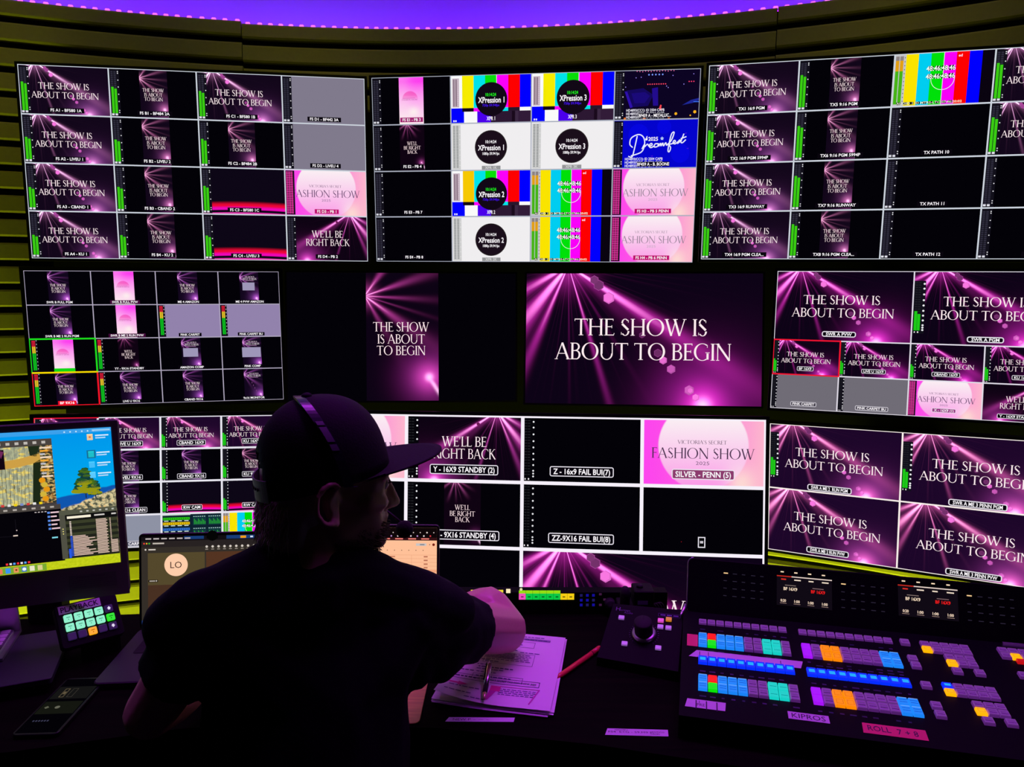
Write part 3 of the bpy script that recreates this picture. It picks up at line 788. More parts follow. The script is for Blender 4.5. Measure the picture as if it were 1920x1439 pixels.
# middle left
mon = Monitor('monitor at the left end of the middle row with sixteen small vertical pictures', (-1.178, 2.399, 1.351), (.9799, .1992, .004), -1.4, .78, bezel=.012, gridc=(176, 168, 190), gridw=.003)
FULL = dict(style='full'); PG = lambda p: pic_grey(p, (146, 130, 172))
cp = dict(cap=.062, v=.92)
run(mon, [
    (cell(0, 0), vv, C('SWR B FULL PGM', **cp), None), (cell(1, 0), pic_pinkvert, C('SWR B FULL PVW', bg=(70, 10, 60), **cp), None), (cell(2, 0), vv, C('ME 4 AMAZON', **cp), None), (cell(3, 0), lambda p: pic_comp(p), C('ME 4 PVW AMAZON', **cp), None),
    (cell(0, 1), vv, C('SWR B ME 2 RUN PGM', **cp), None), (cell(1, 1), pic_pinkvert, C('SWR B ME 2 RUN PVW', bg=(70, 10, 60), **cp), None), (cell(2, 1), PG, C('PINK CARPET', **cp), FULL), (cell(3, 1), PG, C('PINK CARPET BU', **cp), FULL),
    (cell(0, 2), pic_pinkvert, C(' ', bg=(20, 215, 20), cap=.062, v=.93, w=.26), FULL), (cell(1, 2), pic_backvert, C('YY - 9X16 STANDBY', **cp), FULL), (cell(2, 2), lambda p: pic_comp(p, .24), C('AMAZON COMP', **cp), None), (cell(3, 2), lambda p: pic_comp(p, .31), C('PINK COMP', **cp), None),
    (cell(0, 3), vv, C('BF 9X16', bg=(240, 10, 40), cap=.07, v=.92, w=.22), FULL), (cell(1, 3), vv, C('LIVE U 9X16', **cp), FULL), (cell(2, 3), vv, C('CBAND 9X16', **cp), None), (cell(3, 3), lambda p: pic_comp(p, .2, False), C('9x16 MONITOR', **cp), None)])
grid16(mon)
mon.grid([(0, .5, .25, .5), (0, .5, 0, .75), (.25, .5, .25, .75)], (30, 220, 30), .005, .0036)
mon.grid([(0, .75, .25, .75)], (250, 220, 0), .005, .0036)
mon.grid([(0, .755, 0, 1), (.25, .755, .25, 1), (0, 1, .25, 1)], (240, 20, 40), .005, .0036)
mon.done()
# middle centre: two programme monitors
mon = Monitor('dark monitor in the middle row showing one vertical THE SHOW IS ABOUT TO BEGIN picture', (-.378, 2.476, 1.352), (.9982, .0603, 0), -6.0, .78, bezel=.006)
run(mon, [((0, 0, 1, 1), vm, None, None)]); mon.done()
mon = Monitor('monitor in the middle row filled by one large THE SHOW IS ABOUT TO BEGIN picture', (.435, 2.405, 1.356), (.996, -.0881, .006), -8.1, .78, bezel=.006)
run(mon, [((0, 0, 1, 1), mag, None, None)]); mon.done()
# middle right
k_ = .74 / .78
mon = Monitor('monitor at the right end of the middle row, two large pictures above eight small ones', (1.208 * k_, 2.18 * k_, 1.55 - .184 * k_), (.9467, -.3221, 0), -9.0, .74, bezel=.008, gridc=(225, 220, 232), gridw=.0035)
bx = dict(style='box')
D = lambda lv: dict(level=lv, style='dots', w=.09)
run(mon, [
    ((0, 0, .5, .5), mag, C('SWR A PVW', u=.485, v=.90, cap=.042, **bx), None), ((.5, 0, 1, .5), mag, C('SWR A PGM', u=.5, v=.92, cap=.042, **bx), dict(level=.4, style='dots', w=.085, v0=.13, v1=.86)),
    ((0, .5, .25, .75), mag, C('BF 16X9', v=.82, cap=.066, **bx), D(.42)), ((.25, .5, .5, .75), mag, C('LIVE U 16X9', v=.82, cap=.066, **bx), D(.42)), ((.5, .5, .75, .75), mag, C('CBAND 16X9', v=.82, cap=.066, **bx), D(.4)), ((.75, .5, 1, .75), mag, C('KU 16X9', v=.82, cap=.066, **bx), D(.4)),
    ((0, .75, .25, 1), lambda p: pic_grey(p, (112, 108, 118)), C('PINK CARPET', v=.84, cap=.066, bg=(70, 66, 78), **bx), D(0)), ((.25, .75, .5, 1), lambda p: pic_grey(p, (112, 108, 118)), C('PINK CARPET BU', v=.86, cap=.066, bg=(70, 66, 78), **bx), D(0)),
    ((.5, .75, .75, 1), pic_fashion, C('X - 16X9 (1)', v=.80, cap=.062, bg=(150, 50, 130), **bx), dict(style='pink')), ((.75, .75, 1, 1), pic_back, C('Y - 16X9 STANDBY (2)', v=.86, cap=.066, **bx), None)])
mon.grid([(0, 0, 1, 0), (0, .5, 1, .5), (0, .75, 1, .75), (0, 1, 1, 1), (0, 0, 0, 1), (.5, 0, .5, 1), (1, 0, 1, 1), (.25, .5, .25, 1), (.75, .5, .75, 1)])
mon.grid([(0, .5, .25, .5), (0, .5, 0, .75), (.25, .5, .25, .75), (0, .75, .25, .75)], (240, 20, 50), .004, .0036)
mon.done()
# bottom left
mon = Monitor('monitor at the left end of the bottom row, partly hidden by the computer screen', (-1.133, 2.26, .896), (.9885, .1501, -.008), -7.4, .75, bezel=.012, gridc=(232, 230, 240), gridw=.006)
DG = lambda lv: dict(level=lv, style='dots', w=.11)
run(mon, [
    (cell(0, 0), pnk, C('BF 16X9', v=.80, cap=.085, **bx), DG(.42)), (cell(1, 0), pnk, C('LIVE U 16X9', v=.82, cap=.085, **bx), DG(.4)), (cell(2, 0), pnk, C('CBAND 16X9', v=.82, cap=.085, **bx), DG(.42)), (cell(3, 0), pnk, C('KU 16X9', v=.80, cap=.085, **bx), DG(.44)),
    (cell(0, 1), vm, C('BF 9X16', v=.83, cap=.085, **bx), DG(.42)), (cell(1, 1), lambda p: pic_vert(p, 'violet', .48), C('LIVEU 9X16', v=.85, cap=.085, **bx), DG(.4)), (cell(2, 1), vv, C('CBAND 9X16', v=.85, cap=.085, **bx), DG(.42)), (cell(3, 1), lambda p: pic_vert(p, 'lilac', .5), C('KU 9X16', v=.83, cap=.085, **bx), DG(.42)),
    (cell(0, 2), vm, C('BF 9X16', v=.83, cap=.085, **bx), DG(.4)), (cell(1, 2), lambda p: pic_vert(p, 'violet', .48), C('BF 9X16 CLEAN', v=.85, cap=.085, **bx), DG(.4)), (cell(2, 2), pic_runway, C('RW CAM', v=.82, cap=.085, **bx), DG(.36)), (cell(3, 2), pic_runway, C('RW CAM', v=.80, cap=.085, **bx), DG(.4)),
    (cell(0, 3), pic_grey, C('PINK CARPET', v=.83, cap=.085, **bx), None), (cell(1, 3), lambda p: pic_grey(p, (142, 146, 164)), C('PINK CARPET', v=.88, cap=.085, bg=(90, 92, 112), **bx), None), (cell(2, 3), pic_wave, None, None), (cell(3, 3), pic_fullbars, None, None)])
grid16(mon)
mon.grid([(0, 0, .25, 0), (0, 0, 0, .25)], (240, 20, 50), .006, .0036)
mon.done()
# bottom centre
mon = Monitor('large monitor in the centre of the bottom row with STANDBY and FAIL captions', (.032, 2.088, .743), (.9955, -.0931, .009), -7.9, 1.43, bezel=.010, gridc=(246, 240, 250), gridw=.0105)
big = dict(style='box', cap=.08)
DB = dict(level=0, style='dots', w=.105, v0=.03, v1=.97, bg=(6, 5, 10))
run(mon, [
    (cell(0, 0), pic_fashion, C('X - 16X9 (1)', v=.82, bg=(150, 50, 130), **big), None), (cell(1, 0), pic_back, C('Y - 16X9 STANDBY (2)', v=.825, w=.53, **big), DB), (cell(2, 0), pic_black, C('Z - 16x9 FAIL BUI(7)', v=.82, w=.475, **big), DB), (cell(3, 0), lambda p: pic_fashion(p, (72, 48, 78)), C('SILVER - PENN (5)', v=.82, w=.45, bg=(140, 60, 110), **big), None),
    (cell(0, 1), pic_black, None, DB), (cell(1, 1), lambda p: pic_backvert(p, .49), C('YY - 9X16 STANDBY (4)', v=.82, w=.56, **big), DB), (cell(2, 1), pic_black, C('ZZ-9X16 FAIL BUI(8)', v=.82, w=.49, **big), DB), (cell(3, 1), pic_icon, None, None),
    ((0, .5, .5, 1), pic_black, None, None), ((.5, .5, 1, 1), mag, None, None)])
mon.grid([(0, i / 4, 1, i / 4) for i in (0, 1, 2, 4)] + [(i / 4, 0, i / 4, .5) for i in (1, 3)] + [(i / 4, 0, i / 4, 1) for i in (0, 2, 4)])
mon.done()
# bottom right
mon = Monitor('monitor at the right end of the bottom row with four large show pictures', (1.148, 2.057, .910), (.8657, -.4993, .0347), 1.2, .74, bezel=.008, gridc=(250, 240, 235), gridw=.0045)
run(mon, [
    ((0, 0, .5, .5), pnk, C('SWR A ME 2  RUN PGM', u=.48, v=.935, cap=.05, w=.28, **bx), dict(level=.42, style='dots', w=.075, v0=.13, v1=.84)), ((.5, 0, 1, .5), pnk, C('SWR A ME 3 PENN PGM', u=.52, v=.935, cap=.05, w=.32, **bx), dict(level=.42, style='dots', w=.075, v0=.13, v1=.84)),
    ((0, .5, .5, 1), pnk, C('SWR A ME 2 RUN PVW', u=.48, v=.91, cap=.05, w=.27, **bx), None), ((.5, .5, 1, 1), pnk, C('SWR A ME 3 PENN PVW', u=.52, v=.93, cap=.05, w=.31, **bx), None)])
mon.grid([(0, i / 2, 1, i / 2) for i in range(3)] + [(i / 2, 0, i / 2, 1) for i in range(3)])
mon.done()

# ------------------------------------------------------------------ the room
M_BOARD = mat_pbr('painted_acoustic_board', (.30, .29, .07), .75, 0, (90, .1), var=.10)
M_GAP = mat_pbr('black_felt', (.004, .004, .004), .95)
M_COVE = mat_pbr('white_cove_paint', (.75, .75, .78), .8)
M_DARKWALL = mat_pbr('dark_grey_paint', (.02, .02, .022), .8)
M_CARPET = mat_pbr('dark_carpet', (.012, .012, .014), .95, 0, (400, .6))
def struct(o): o['kind'] = 'structure'; return o
def arc_strip(mb, a0, a1, prof, m=0, n=40, closed=False, sm=False):
    """sweep a (radius, z) profile along the curved wall"""
    V = []; k = len(prof)
    for i in range(n + 1):
        a = radians(a0 + (a1 - a0) * i / n)
        V += [wall_pt(a, r, z) for r, z in prof]
    F = []
    for i in range(n):
        for j in range(k if closed else k - 1):
            j2 = (j + 1) % k
            F.append((i * k + j, i * k + j2, (i + 1) * k + j2, (i + 1) * k + j))
    if closed: F += [tuple(range(k))[::-1], tuple(range(n * k, n * k + k))]
    mb.add(V, F, m, smooth=sm)
mb = MB()
arc_strip(mb, -44, 48, [(WR + .10, 0), (WR + .025, 0), (WR + .025, Z_LED - .012), (WR + .14, Z_LED - .012)], 1, 60)
for a0, a1, dz in ((-44, -9.25, .0), (-9.2, 20.5, -.008), (20.55, 48, -.005)):
    z = Z_LED + dz
    while z > .06:
        h = .058 if z < Z_LED - .03 else .050
        t = z; b = z - h
        arc_strip(mb, a0, a1, [(WR + .026, t), (WR + .004, t), (WR, t - .006), (WR - .004, b + .006), (WR, b), (WR + .026, b)], 0, 30, True)
        z = b - .022
struct(mb.build('wall_back', [M_BOARD, M_GAP]))
mb = MB(); arc_strip(mb, -44, 48, [(WR + .14, Z_LED - .012), (WR + .14, Z_LED + .10), (WR + .10, Z_LED + .30), (WR - .05, Z_LED + .50), (WR - .4, Z_LED + .55)], 0, 60, sm=True)
struct(mb.build('trim_1', M_COVE))
mb = MB(); mb.box((-4.2, -3.0, -.05), (4.2, 3.2, 0)); struct(mb.build('floor', M_CARPET))
mb = MB(); mb.box((-4.2, -3.0, 3.01), (4.2, 3.2, 3.06)); struct(mb.build('ceiling', M_DARKWALL))
mb = MB(); mb.box((-4.25, -3.0, 0), (-4.2, 3.2, 3.05)); struct(mb.build('wall_left', M_DARKWALL))
mb = MB(); mb.box((4.2, -3.0, 0), (4.25, 3.2, 3.05)); struct(mb.build('wall_right', M_DARKWALL))
mb = MB(); mb.box((-4.2, -3.05, 0), (4.2, -3.0, 3.05)); struct(mb.build('wall_rear', M_DARKWALL))
mb = MB(); mb.box((-4.2, 3.2, 0), (4.2, 3.25, 3.05)); struct(mb.build('wall_front', M_DARKWALL))

mb = MB(); arc_strip(mb, -19.4, 37, [(WR - .005, .78), (WR - .07, .78), (WR - .07, 2.14), (WR - .005, 2.14)], 0, 50, True)
struct(mb.build('trim_2', mat_pbr('black_backing_panel', (.004, .004, .004), .8, spec=.1)))
# LED strip lying in the cove
M_LED = mat_pbr('violet_led_strip', (.3, .3, .3), .6, emis=(.11, .0, 1.0), estr=42)
M_BEAD = mat_pbr('magenta_led_bead', (.8, .8, .8), .5, emis=(1.0, .10, .80), estr=1.6)
led = thing('led_strip', 'violet LED light strip running along the top of the curved wall', 'light strip', Matrix.Translation(wall_pt(0, WR + .03, Z_LED - .010)), None)
inv = led.matrix_world.inverted()
mb = MB(); arc_strip(mb, -40, 44, [(WR + .040, Z_LED - .0118), (WR + .040, Z_LED - .009), (WR + .028, Z_LED - .009), (WR + .028, Z_LED - .0118)], 0, 80, True)
mb.V = [tuple(inv @ Vector(v)) for v in mb.V]; mb.build('strip', M_LED, led)
mb = MB(); arc_strip(mb, -40, 44, [(WR + .132, Z_LED - .0118), (WR + .132, Z_LED - .009), (WR + .122, Z_LED - .009), (WR + .122, Z_LED - .0118)], 0, 80, True)
mb.V = [tuple(inv @ Vector(v)) for v in mb.V]; mb.build('magenta_fill_strip', mat_pbr('magenta_fill_glow', (.3, .3, .3), .6, emis=(1.0, .0, .45), estr=2.5), led)  # unseen second strip added to tint the foot of the cove magenta
bead = MB(); bead.bbox((-.008, -.003, 0), (.008, .003, .0095), .0028, 0, 2, 2, ch=.003)
bead_me = bead.mesh('bead', M_BEAD)
a = -22.0
while a < 24:
    o = bpy.data.objects.new('bead', bead_me); COL.objects.link(o); o.parent = led
    dz = .004 if a < -9.2 else -.004
    p = inv @ wall_pt(radians(a), WR + .008, Z_LED + dz - .006); o.location = p; o.rotation_euler = (0, 0, -radians(a))
    a += .55 + random.random() * .12

# ------------------------------------------------------------------ desk
def mat_wood():
    mt = bpy.data.materials.new('brown_wood_laminate'); mt.use_nodes = True
    nt = mt.node_tree; b = nt.nodes['Principled BSDF']; b.inputs['Roughness'].default_value = .7; b.inputs['Specular IOR Level'].default_value = .03
    tc = nt.nodes.new('ShaderNodeTexCoord'); mp = nt.nodes.new('ShaderNodeMapping'); mp.inputs['Scale'].default_value = (1.5, 26, 10)
    nz = nt.nodes.new('ShaderNodeTexNoise'); nz.inputs['Scale'].default_value = 3.0; nz.inputs['Detail'].default_value = 6; nz.inputs['Distortion'].default_value = .6
    cr = nt.nodes.new('ShaderNodeValToRGB'); cr.color_ramp.elements[0].color = (.0016, .001, .001, 1); cr.color_ramp.elements[1].color = (.0045, .0026, .002, 1)
    cr.color_ramp.elements[0].position = .3; cr.color_ramp.elements[1].position = .75
    nt.links.new(tc.outputs['Object'], mp.inputs[0]); nt.links.new(mp.outputs[0], nz.inputs['Vector']); nt.links.new(nz.outputs[0], cr.inputs[0]); nt.links.new(cr.outputs[0], b.inputs['Base Color'])
    return mt
M_WOOD = mat_wood()
DESK_Z = .75
desk = thing('control_desk', 'long dark wooden control desk under the computers and the switcher', 'desk', Matrix.Translation((0, 1.5, 0)))
front = [(-1.75, 1.02), (-1.2, 1.07), (-.85, 1.12), (-.60, 1.185), (-.50, 1.20), (-.14, 1.195), (.15, 1.15), (.45, 1.08), (.8, .98), (1.8, .72)]
back = [(1.8, 1.45), (1.0, 1.60), (.45, 1.672), (-.3, 1.685), (-1.0, 1.62), (-1.75, 1.52)]
def slab(mb, poly, z0, z1, m=0, off=(0, 0, 0)):
    n = len(poly); V = [(x - off[0], y - off[1], z0) for x, y in poly] + [(x - off[0], y - off[1], z1) for x, y in poly]
    F = [tuple(range(n))[::-1], tuple(range(n, 2 * n))] + [(i, (i + 1) % n, n + (i + 1) % n, n + i) for i in range(n)]
    mb.add(V, F, m)
mb = MB(); slab(mb, front + back, .712, DESK_Z, 0, (0, 1.5)); mb.build('desktop', M_WOOD, desk)
mb = MB(); slab(mb, [(x, y + .05) for x, y in back][::-1] and [(x, y - .03) for x, y in back[::-1]] + [(x, y - .06) for x, y in back], .02, .712, 0, (0, 1.5)); mb.build('modesty_panel', M_BACK, desk)
for x, y in ((-1.5, 1.28), (-.85, 1.42), (.55, 1.42), (1.5, 1.2)):
    mb = MB(); mb.box((x - .02, y - 1.5 - .22, 0), (x + .02, y - 1.5 + .18, .712)); mb.build('leg', M_BACK, desk)

M_TAN = bpy.data.materials.new('tan_lit_patch'); M_TAN.use_nodes = True
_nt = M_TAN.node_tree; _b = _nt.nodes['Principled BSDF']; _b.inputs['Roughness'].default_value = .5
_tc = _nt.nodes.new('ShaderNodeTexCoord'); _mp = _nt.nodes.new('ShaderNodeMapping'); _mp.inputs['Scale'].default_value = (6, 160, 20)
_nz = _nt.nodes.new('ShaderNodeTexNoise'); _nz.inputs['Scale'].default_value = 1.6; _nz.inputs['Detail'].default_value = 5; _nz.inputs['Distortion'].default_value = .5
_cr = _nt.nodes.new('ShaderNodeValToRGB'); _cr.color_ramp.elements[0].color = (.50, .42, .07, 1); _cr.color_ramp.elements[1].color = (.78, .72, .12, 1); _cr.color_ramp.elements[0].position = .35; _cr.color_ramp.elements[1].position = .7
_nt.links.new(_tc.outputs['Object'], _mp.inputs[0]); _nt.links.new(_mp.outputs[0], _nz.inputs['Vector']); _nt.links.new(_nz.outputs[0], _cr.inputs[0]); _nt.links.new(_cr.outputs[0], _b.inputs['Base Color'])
mb = MB(); mb.bbox((-.115, -.10, .0004), (.115, .10, .0034), .012, 0, 2, 4, ch=.0008)  # thin board added to stand in for a warmly lit patch of desk
bd = mb.build('lit_patch_board', M_TAN); bd.location = (-.279, 1.302, DESK_Z); tag(bd, 'tan board standing in for a lit patch of desk beside the person, left of the papers', 'board')

# painter lying on a plane
def plane_paint(mb, M, w, h, m=0, eps=.0003, inv=None):
    """M: frame with origin upper left, x right, y down the sheet, z up out of it"""
    f = lambda u, v, l: (M @ Vector((u, v, l))) if inv is None else inv @ (M @ Vector((u, v, l)))
    return Paint(mb, f, w, h, m, eps)
def sheet_frame(p, xdir, nrm=(0, 0, 1)):
    x = Vector(xdir).normalized(); n = Vector(nrm).normalized(); x = (x - n * x.dot(n)).normalized(); y = -n.cross(x)
    M = Matrix.Identity(4)
    for i in range(3): M[i][0] = x[i]; M[i][1] = y[i]; M[i][2] = n[i]; M[i][3] = p[i]
    return M
# note: x right, y towards the viewer, z up is a left-handed frame; used for points only
def tape(parent, M, w, h, lines, mat, label, jag=.006, ink=(36, 20, 60), thick=.0004):
    inv = parent.matrix_world.inverted(); mb = MB()
    p = plane_paint(mb, M, w, h, 0, 1.0, inv)
    pts = [(jag, 0), (w + jag * .4, 0), (w, h), (0, h)]
    n = 4
    lo = [p.f(x, y, .0001) for x, y in pts]; hi = [p.f(x, y, thick) for x, y in pts]
    mb.add(lo + hi, [(0, 1, 2, 3), (7, 6, 5, 4)] + [(i, n + i, n + (i + 1) % n, (i + 1) % n) for i in range(n)], 0)
    q = plane_paint(mb, M, w, h, 1, 1.0, inv); q.eps = 1.0
    base = thick + .0002
    q.f = (lambda f0: (lambda u, v, l: f0(u, v, base)))(q.f)
    for s_, u, v, cap, wd in lines: q.text(s_, u, v, cap, ink, 0, 'sans', wd)
    o = mb.build('tape_label', [mat, PRINT], parent, label)
    return o
tape(desk, sheet_frame((-.118, 1.226, DESK_Z), (1, .0, 0)), .125, .013, [('NEW P', .24, .5, .5, .26), ('- ~ -', .52, .5, .4, .22)], M_TAPE, 'white tape strip with faint handwriting in front of the papers')
tape(desk, sheet_frame((.170, 1.196, DESK_Z), (1, -.03, 0)), .112, .019, [('NICOBU', .27, .2, .2, .2), ('FS4  E+G - S9.M9 P.', .42, .5, .26, .72), ('FACES', .80, .72, .2, .14), ('ANTICO', .85, .42, .2, .2)], M_TAPE, 'white tape strip with handwriting near the desk front')

# dark board under the computer
RX = Vector((cos(radians(22)), sin(radians(22)), 0)); RY = Vector((-RX.y, RX.x, 0))
RISER_Z = .78
fr = at_z(96, 1272, RISER_Z); o_ = Vector((fr.x, fr.y, 0))
mb = MB()
Mr = frame(Vector((fr.x, fr.y, 0)), RX, up=(0, 0, 1))
riser = thing('desk_riser', 'low dark board on the desk carrying the computer at the left', 'riser', Mr @ Matrix.Translation((0, 0, DESK_Z)))
mb = MB(); mb.bbox((-.62, 0, RISER_Z - .012 - DESK_Z), (0, .22, RISER_Z - DESK_Z), .006, 0, 2, 3, ch=.001); mb.build('board', mat_pbr('dark_grey_laminate', (.022, .020, .034), .5), riser)
for x in (-.60, -.05):
    mb = MB(); mb.box((x, .02, .0005), (x + .015, .20, RISER_Z - .012 - DESK_Z)); mb.build('foot', M_BACK, riser)

# ------------------------------------------------------------------ desktop computer at the left
IX = Vector((cos(radians(20)), sin(radians(20)), 0))
Mi = frame(Vector((-.832, 1.465, 1.242)), IX, up=(0, 0, 1))      # origin: upper right corner of the picture; x right, y away, z up
imac = thing('desktop_computer', 'all-in-one computer with a bright picture of a tree and rocks on screen', 'computer', Mi)
SW, SH = .522, .2937
M_BEZ = mat_pbr('grey_computer_bezel', (.26, .22, .28), .4)
mb = MB(); mb.bbox((-SW - .0135, .002, -SH - .073), (.0135, .0125, .0145), .012, 0, 1, 5, ch=.001); mb.build('housing', M_GREYALU, imac)
mb = MB()
b_, c_ = .0125, .072
for lo, hi in (((-SW - b_, -SH - c_), (b_, -SH)), ((-SW - b_, 0), (b_, .0135)), ((-SW - b_, -SH), (-SW, 0)), ((0, -SH), (b_, 0))):
    mb.box((lo[0], 0, lo[1]), (hi[0], .003, hi[1]))
mb.build('bezel', M_BEZ, imac)
mb = MB(); p = Paint(mb, lambda u, v, l: (u, -.0002 - l, -v), .09, .028)
ob = MB(); ob.box((-.098, -.0006, -SH - .050), (-.010, .0, -SH - .018)); 
p = Paint(ob, lambda u, v, l: (-.098 + u, -.0007 - l, -SH - .018 - v), .088, .032, 1, .0002)
p.rect(.15, .13, .75, .22, (110, 80, 120), 1)
for k in range(4): p.rect(.06, .38 + .14 * k, .92 - .1 * (k % 2), .42 + .14 * k, (110, 80, 120), 1)
ob.build('sticker', [mat_pbr('grey_sticker', (.19, .15, .21), .5), PRINT], imac, 'grey printed sticker on the chin')
# picture
def wall_fn(u, v):
    sky = (.0, .30 + v * .22, .84)
    n1 = noise(u * 1.8, v * 1.0, 38, 3); n2 = noise(u * 1.8, v, 60, 2)
    hor = .475 - (u - .80) * .30
    hill = step(v - hor + noise(u, 0.0, 12, 2) * .04, 0.02, .032)
    rk = .565 - ((u - .80).max(0.0)) * .62 + noise(u, 0.0, 26, 2) * .05 - .025
    rock = step(v - rk, 0, .015)
    tone = step(n1, .38, .62)
    warm = step(n2, .5, .66) * step(n1, .5, .6)
    grass = step(v, .905, .925)
    rr = .06 + tone * .70 + warm * .15; rg = .07 + tone * .58 - warm * .12; rb = .05 + tone * .30 - warm * .16
    gr = .36 + n2 * .35; gg = .46 + n2 * .32; gb = .0 + n2 * .02
    def mixc(a, b, f): return f * (b - a) + a
    out = []
    for i in range(3):
        c = sky[i]
        c = mixc(c, (.005, .09, .42)[i], hill)
        c = mixc(c, (rr, rg, rb)[i], rock)
        c = mixc(c, (gr, gg, gb)[i], grass)
        out.append(c)
    return out
def cliff_fn(u, v):
    n = noise(u * 1.6, v * .5, 24, 4); st = noise(u, 0.0, 90, 2)
    f = step(n + v * .1 + (st - .5) * .3, .36, .74)
    y = step(noise(u, v * 2.2, 7, 2), .5, .62)
    return (f * .22 + .26 + y * .40, f * .22 + .28 + y * .22, f * .10 + .20 - y * .10)
def shrub_fn(u, v):
    n = noise(u, v * 2.0, 16, 4); f = step(n, .45, .62); g = step(noise(u + 3.0, v * 2.0, 9, 2), .52, .62)
    return (f * .55 + .02 + g * .2, f * .38 + .03 + g * .06, f * .12 + .02)
ART_I = {'wall': mat_art('picture_lake_wallpaper', wall_fn), 'cliff': mat_art('picture_cliff', cliff_fn), 'shrub': mat_art('picture_shrubs', shrub_fn)}
scr = MB(); scr.box((-SW, -.0002, -SH), (0, .002, 0), 0)
def ipaint(mb, m, u0, v0, u1, v1, off=0.0):
    return Paint(mb, lambda u, v, l: (-SW + u0 * SW + u, -.0006 - off - l, -v0 * SH - v), (u1 - u0) * SW, (v1 - v0) * SH, m, .00015)
p = ipaint(scr, 1, 0, 0, 1, 1)
def artq(p, u0, v0, u1, v1, m, L):
    p.mb.add([p.P(u * p.w, v * p.h, L) for u, v in ((u0, v0), (u1, v0), (u1, v1), (u0, v1))], [(3, 2, 1, 0)], m, None, ((u0, v0), (u1, v0), (u1, v1), (u0, v1)))
artq(p, 0, 0, 1, 1, 2, 0)
# tree
def us(f): return .607 + .393 * f
def ptree(p, u, v0, v1, w, n=12):
    p.rect(u - .0022, v0 + (v1 - v0) * .5, u + .0022, v1, (30, 44, 80), 2)
    rng = random.Random(int(u * 1000))
    for k in range(n * 9):
        f = rng.random() ** .8; vv = v0 + (v1 - v0) * f * .80; ww = w * (.10 + .95 * f ** .75) * rng.uniform(-1, 1)
        r = w * rng.uniform(.22, .46)
        q = [(u + ww + r * cos(a), vv + r * .9 * sin(a)) for a in [rng.uniform(0, .8) + 2 * pi * i / 7 for i in range(7)]]
        lit = ww > 0 and f > .3
        p.poly(sorted(q, key=lambda t: math.atan2(t[1] - vv, t[0] - u - ww)), ((26, 80, 46), (16, 58, 60), (70, 110, 26))[k % 3] if not (f > .55 and k % 2) else (150, 150, 20), 3 + k % 2)
ptree(p, us(.735), .29, .50, .036, 13); ptree(p, us(.82), .37, .505, .022, 9)
p.rect(0, 0, 1, .03, (60, 160, 235), 1)
for k in range(6): p.disc(us(.59) + .020 * k, .018, .0016, (200, 230, 250), 2, 8)
p.rect(us(.83), .010, us(.99), .022, (150, 205, 245), 2)
scro = scr.build('screen', [M_GLASS, PIX, ART_I['wall']], imac)
for v, c in ((.062, (240, 200, 150)), (.185, (30, 190, 200)), (.26, (70, 190, 250)), (.335, (90, 200, 255))):
    mb = MB(); q = ipaint(mb, 0, us(.77), v - .028, us(.985), v + .03, .0002)
    if v == .185: q.rect(.0, .0, .36, 1, (24, 110, 150), 1)
    q.rect(.06, .12, .30, .88, c, 2); q.rect(.06, .12, .30, .26, tuple(min(255, x * 1.1) for x in c), 3)
    if v == .062: q.disc(.18, .5, .0022, (220, 120, 70), 3, 10)
    q.rect(.40, .26, .95, .42, (215, 235, 250), 2); q.rect(.40, .56, .82, .72, (180, 215, 245), 2)
    mb.build('desktop_icon', [PIX], scro)
def window_(u0, v0, u1, v1, off):
    mb = MB(); return mb, ipaint(mb, 0, u0, v0, u1, v1, off)
mb, q = window_(us(-.06), .055, us(.475), .525, .0006)                     # map / photo browser
q.rect(0, 0, 1, 1, (66, 60, 58), 0); q.rect(0, 0, 1, .10, (74, 68, 64), 1)
artq(q, 0, .10, .70, .97, 1, 1); artq(q, .70, .10, 1, .97, 2, 1)
q.poly(((.0, .32), (.45, .28), (.75, .22), (.80, .22), (.80, .34), (.45, .40), (0, .44)), (206, 160, 70), 2)
q.poly(((.68, .36), (.80, .30), (.74, .97), (.62, .97)), (28, 40, 22), 2)
q.poly(((.62, .10), (.80, .10), (.74, .26), (.64, .24)), (30, 44, 26), 2)
for k in range(9): q.line(.12 + k * .060, .42, .10 + k * .058, .97, .0007, (70, 76, 60), 3)
for k in range(7): q.rect(.14 + .07 * k, .66 + .05 * (k % 3), .150 + .07 * k, .72 + .05 * (k % 3), (110, 90, 30), 3)
q.rect(0, .13, .24, .42, (18, 6, 18), 4); q.poly(((.14, .13), (.24, .16), (.19, .26)), (110, 40, 90), 5); q.poly(((.02, .13), (.09, .13), (.06, .3)), (80, 26, 70), 5)
for k in range(10): q.rect(.80, .12 + .048 * k, .98 - .05 * (k % 3), .145 + .048 * k, ((240, 215, 190), (246, 170, 50), (190, 190, 200))[k % 3], 4)
for k in range(5): q.disc(.80 + .03 * (k % 3), .62 + .07 * k, .006, ((230, 150, 20), (210, 180, 60))[k % 2], 4, 9)
for k in range(7): q.rect(.12 + .1 * k, .945, .17 + .1 * k, .98, ((210, 60, 60), (230, 230, 230), (240, 210, 20), (120, 140, 200))[k % 4], 4)
for k in range(6): q.rect(.14 + .14 * k, .03, .20 + .14 * k, .07, (190, 184, 178), 4)
mb.build('application_window', [PIX, ART_I['cliff'], ART_I['shrub']], scro)
mb, q = window_(us(-.06), .525, us(.505), .94, .0009)                    # black timeline window
q.rect(0, 0, 1, 1, (5, 3, 9), 0); q.rect(0, 0, 1, .085, (72, 66, 62), 1)
for k in range(6): q.rect(.14 + .14 * k, .025, .20 + .14 * k, .055, (180, 172, 165), 3)
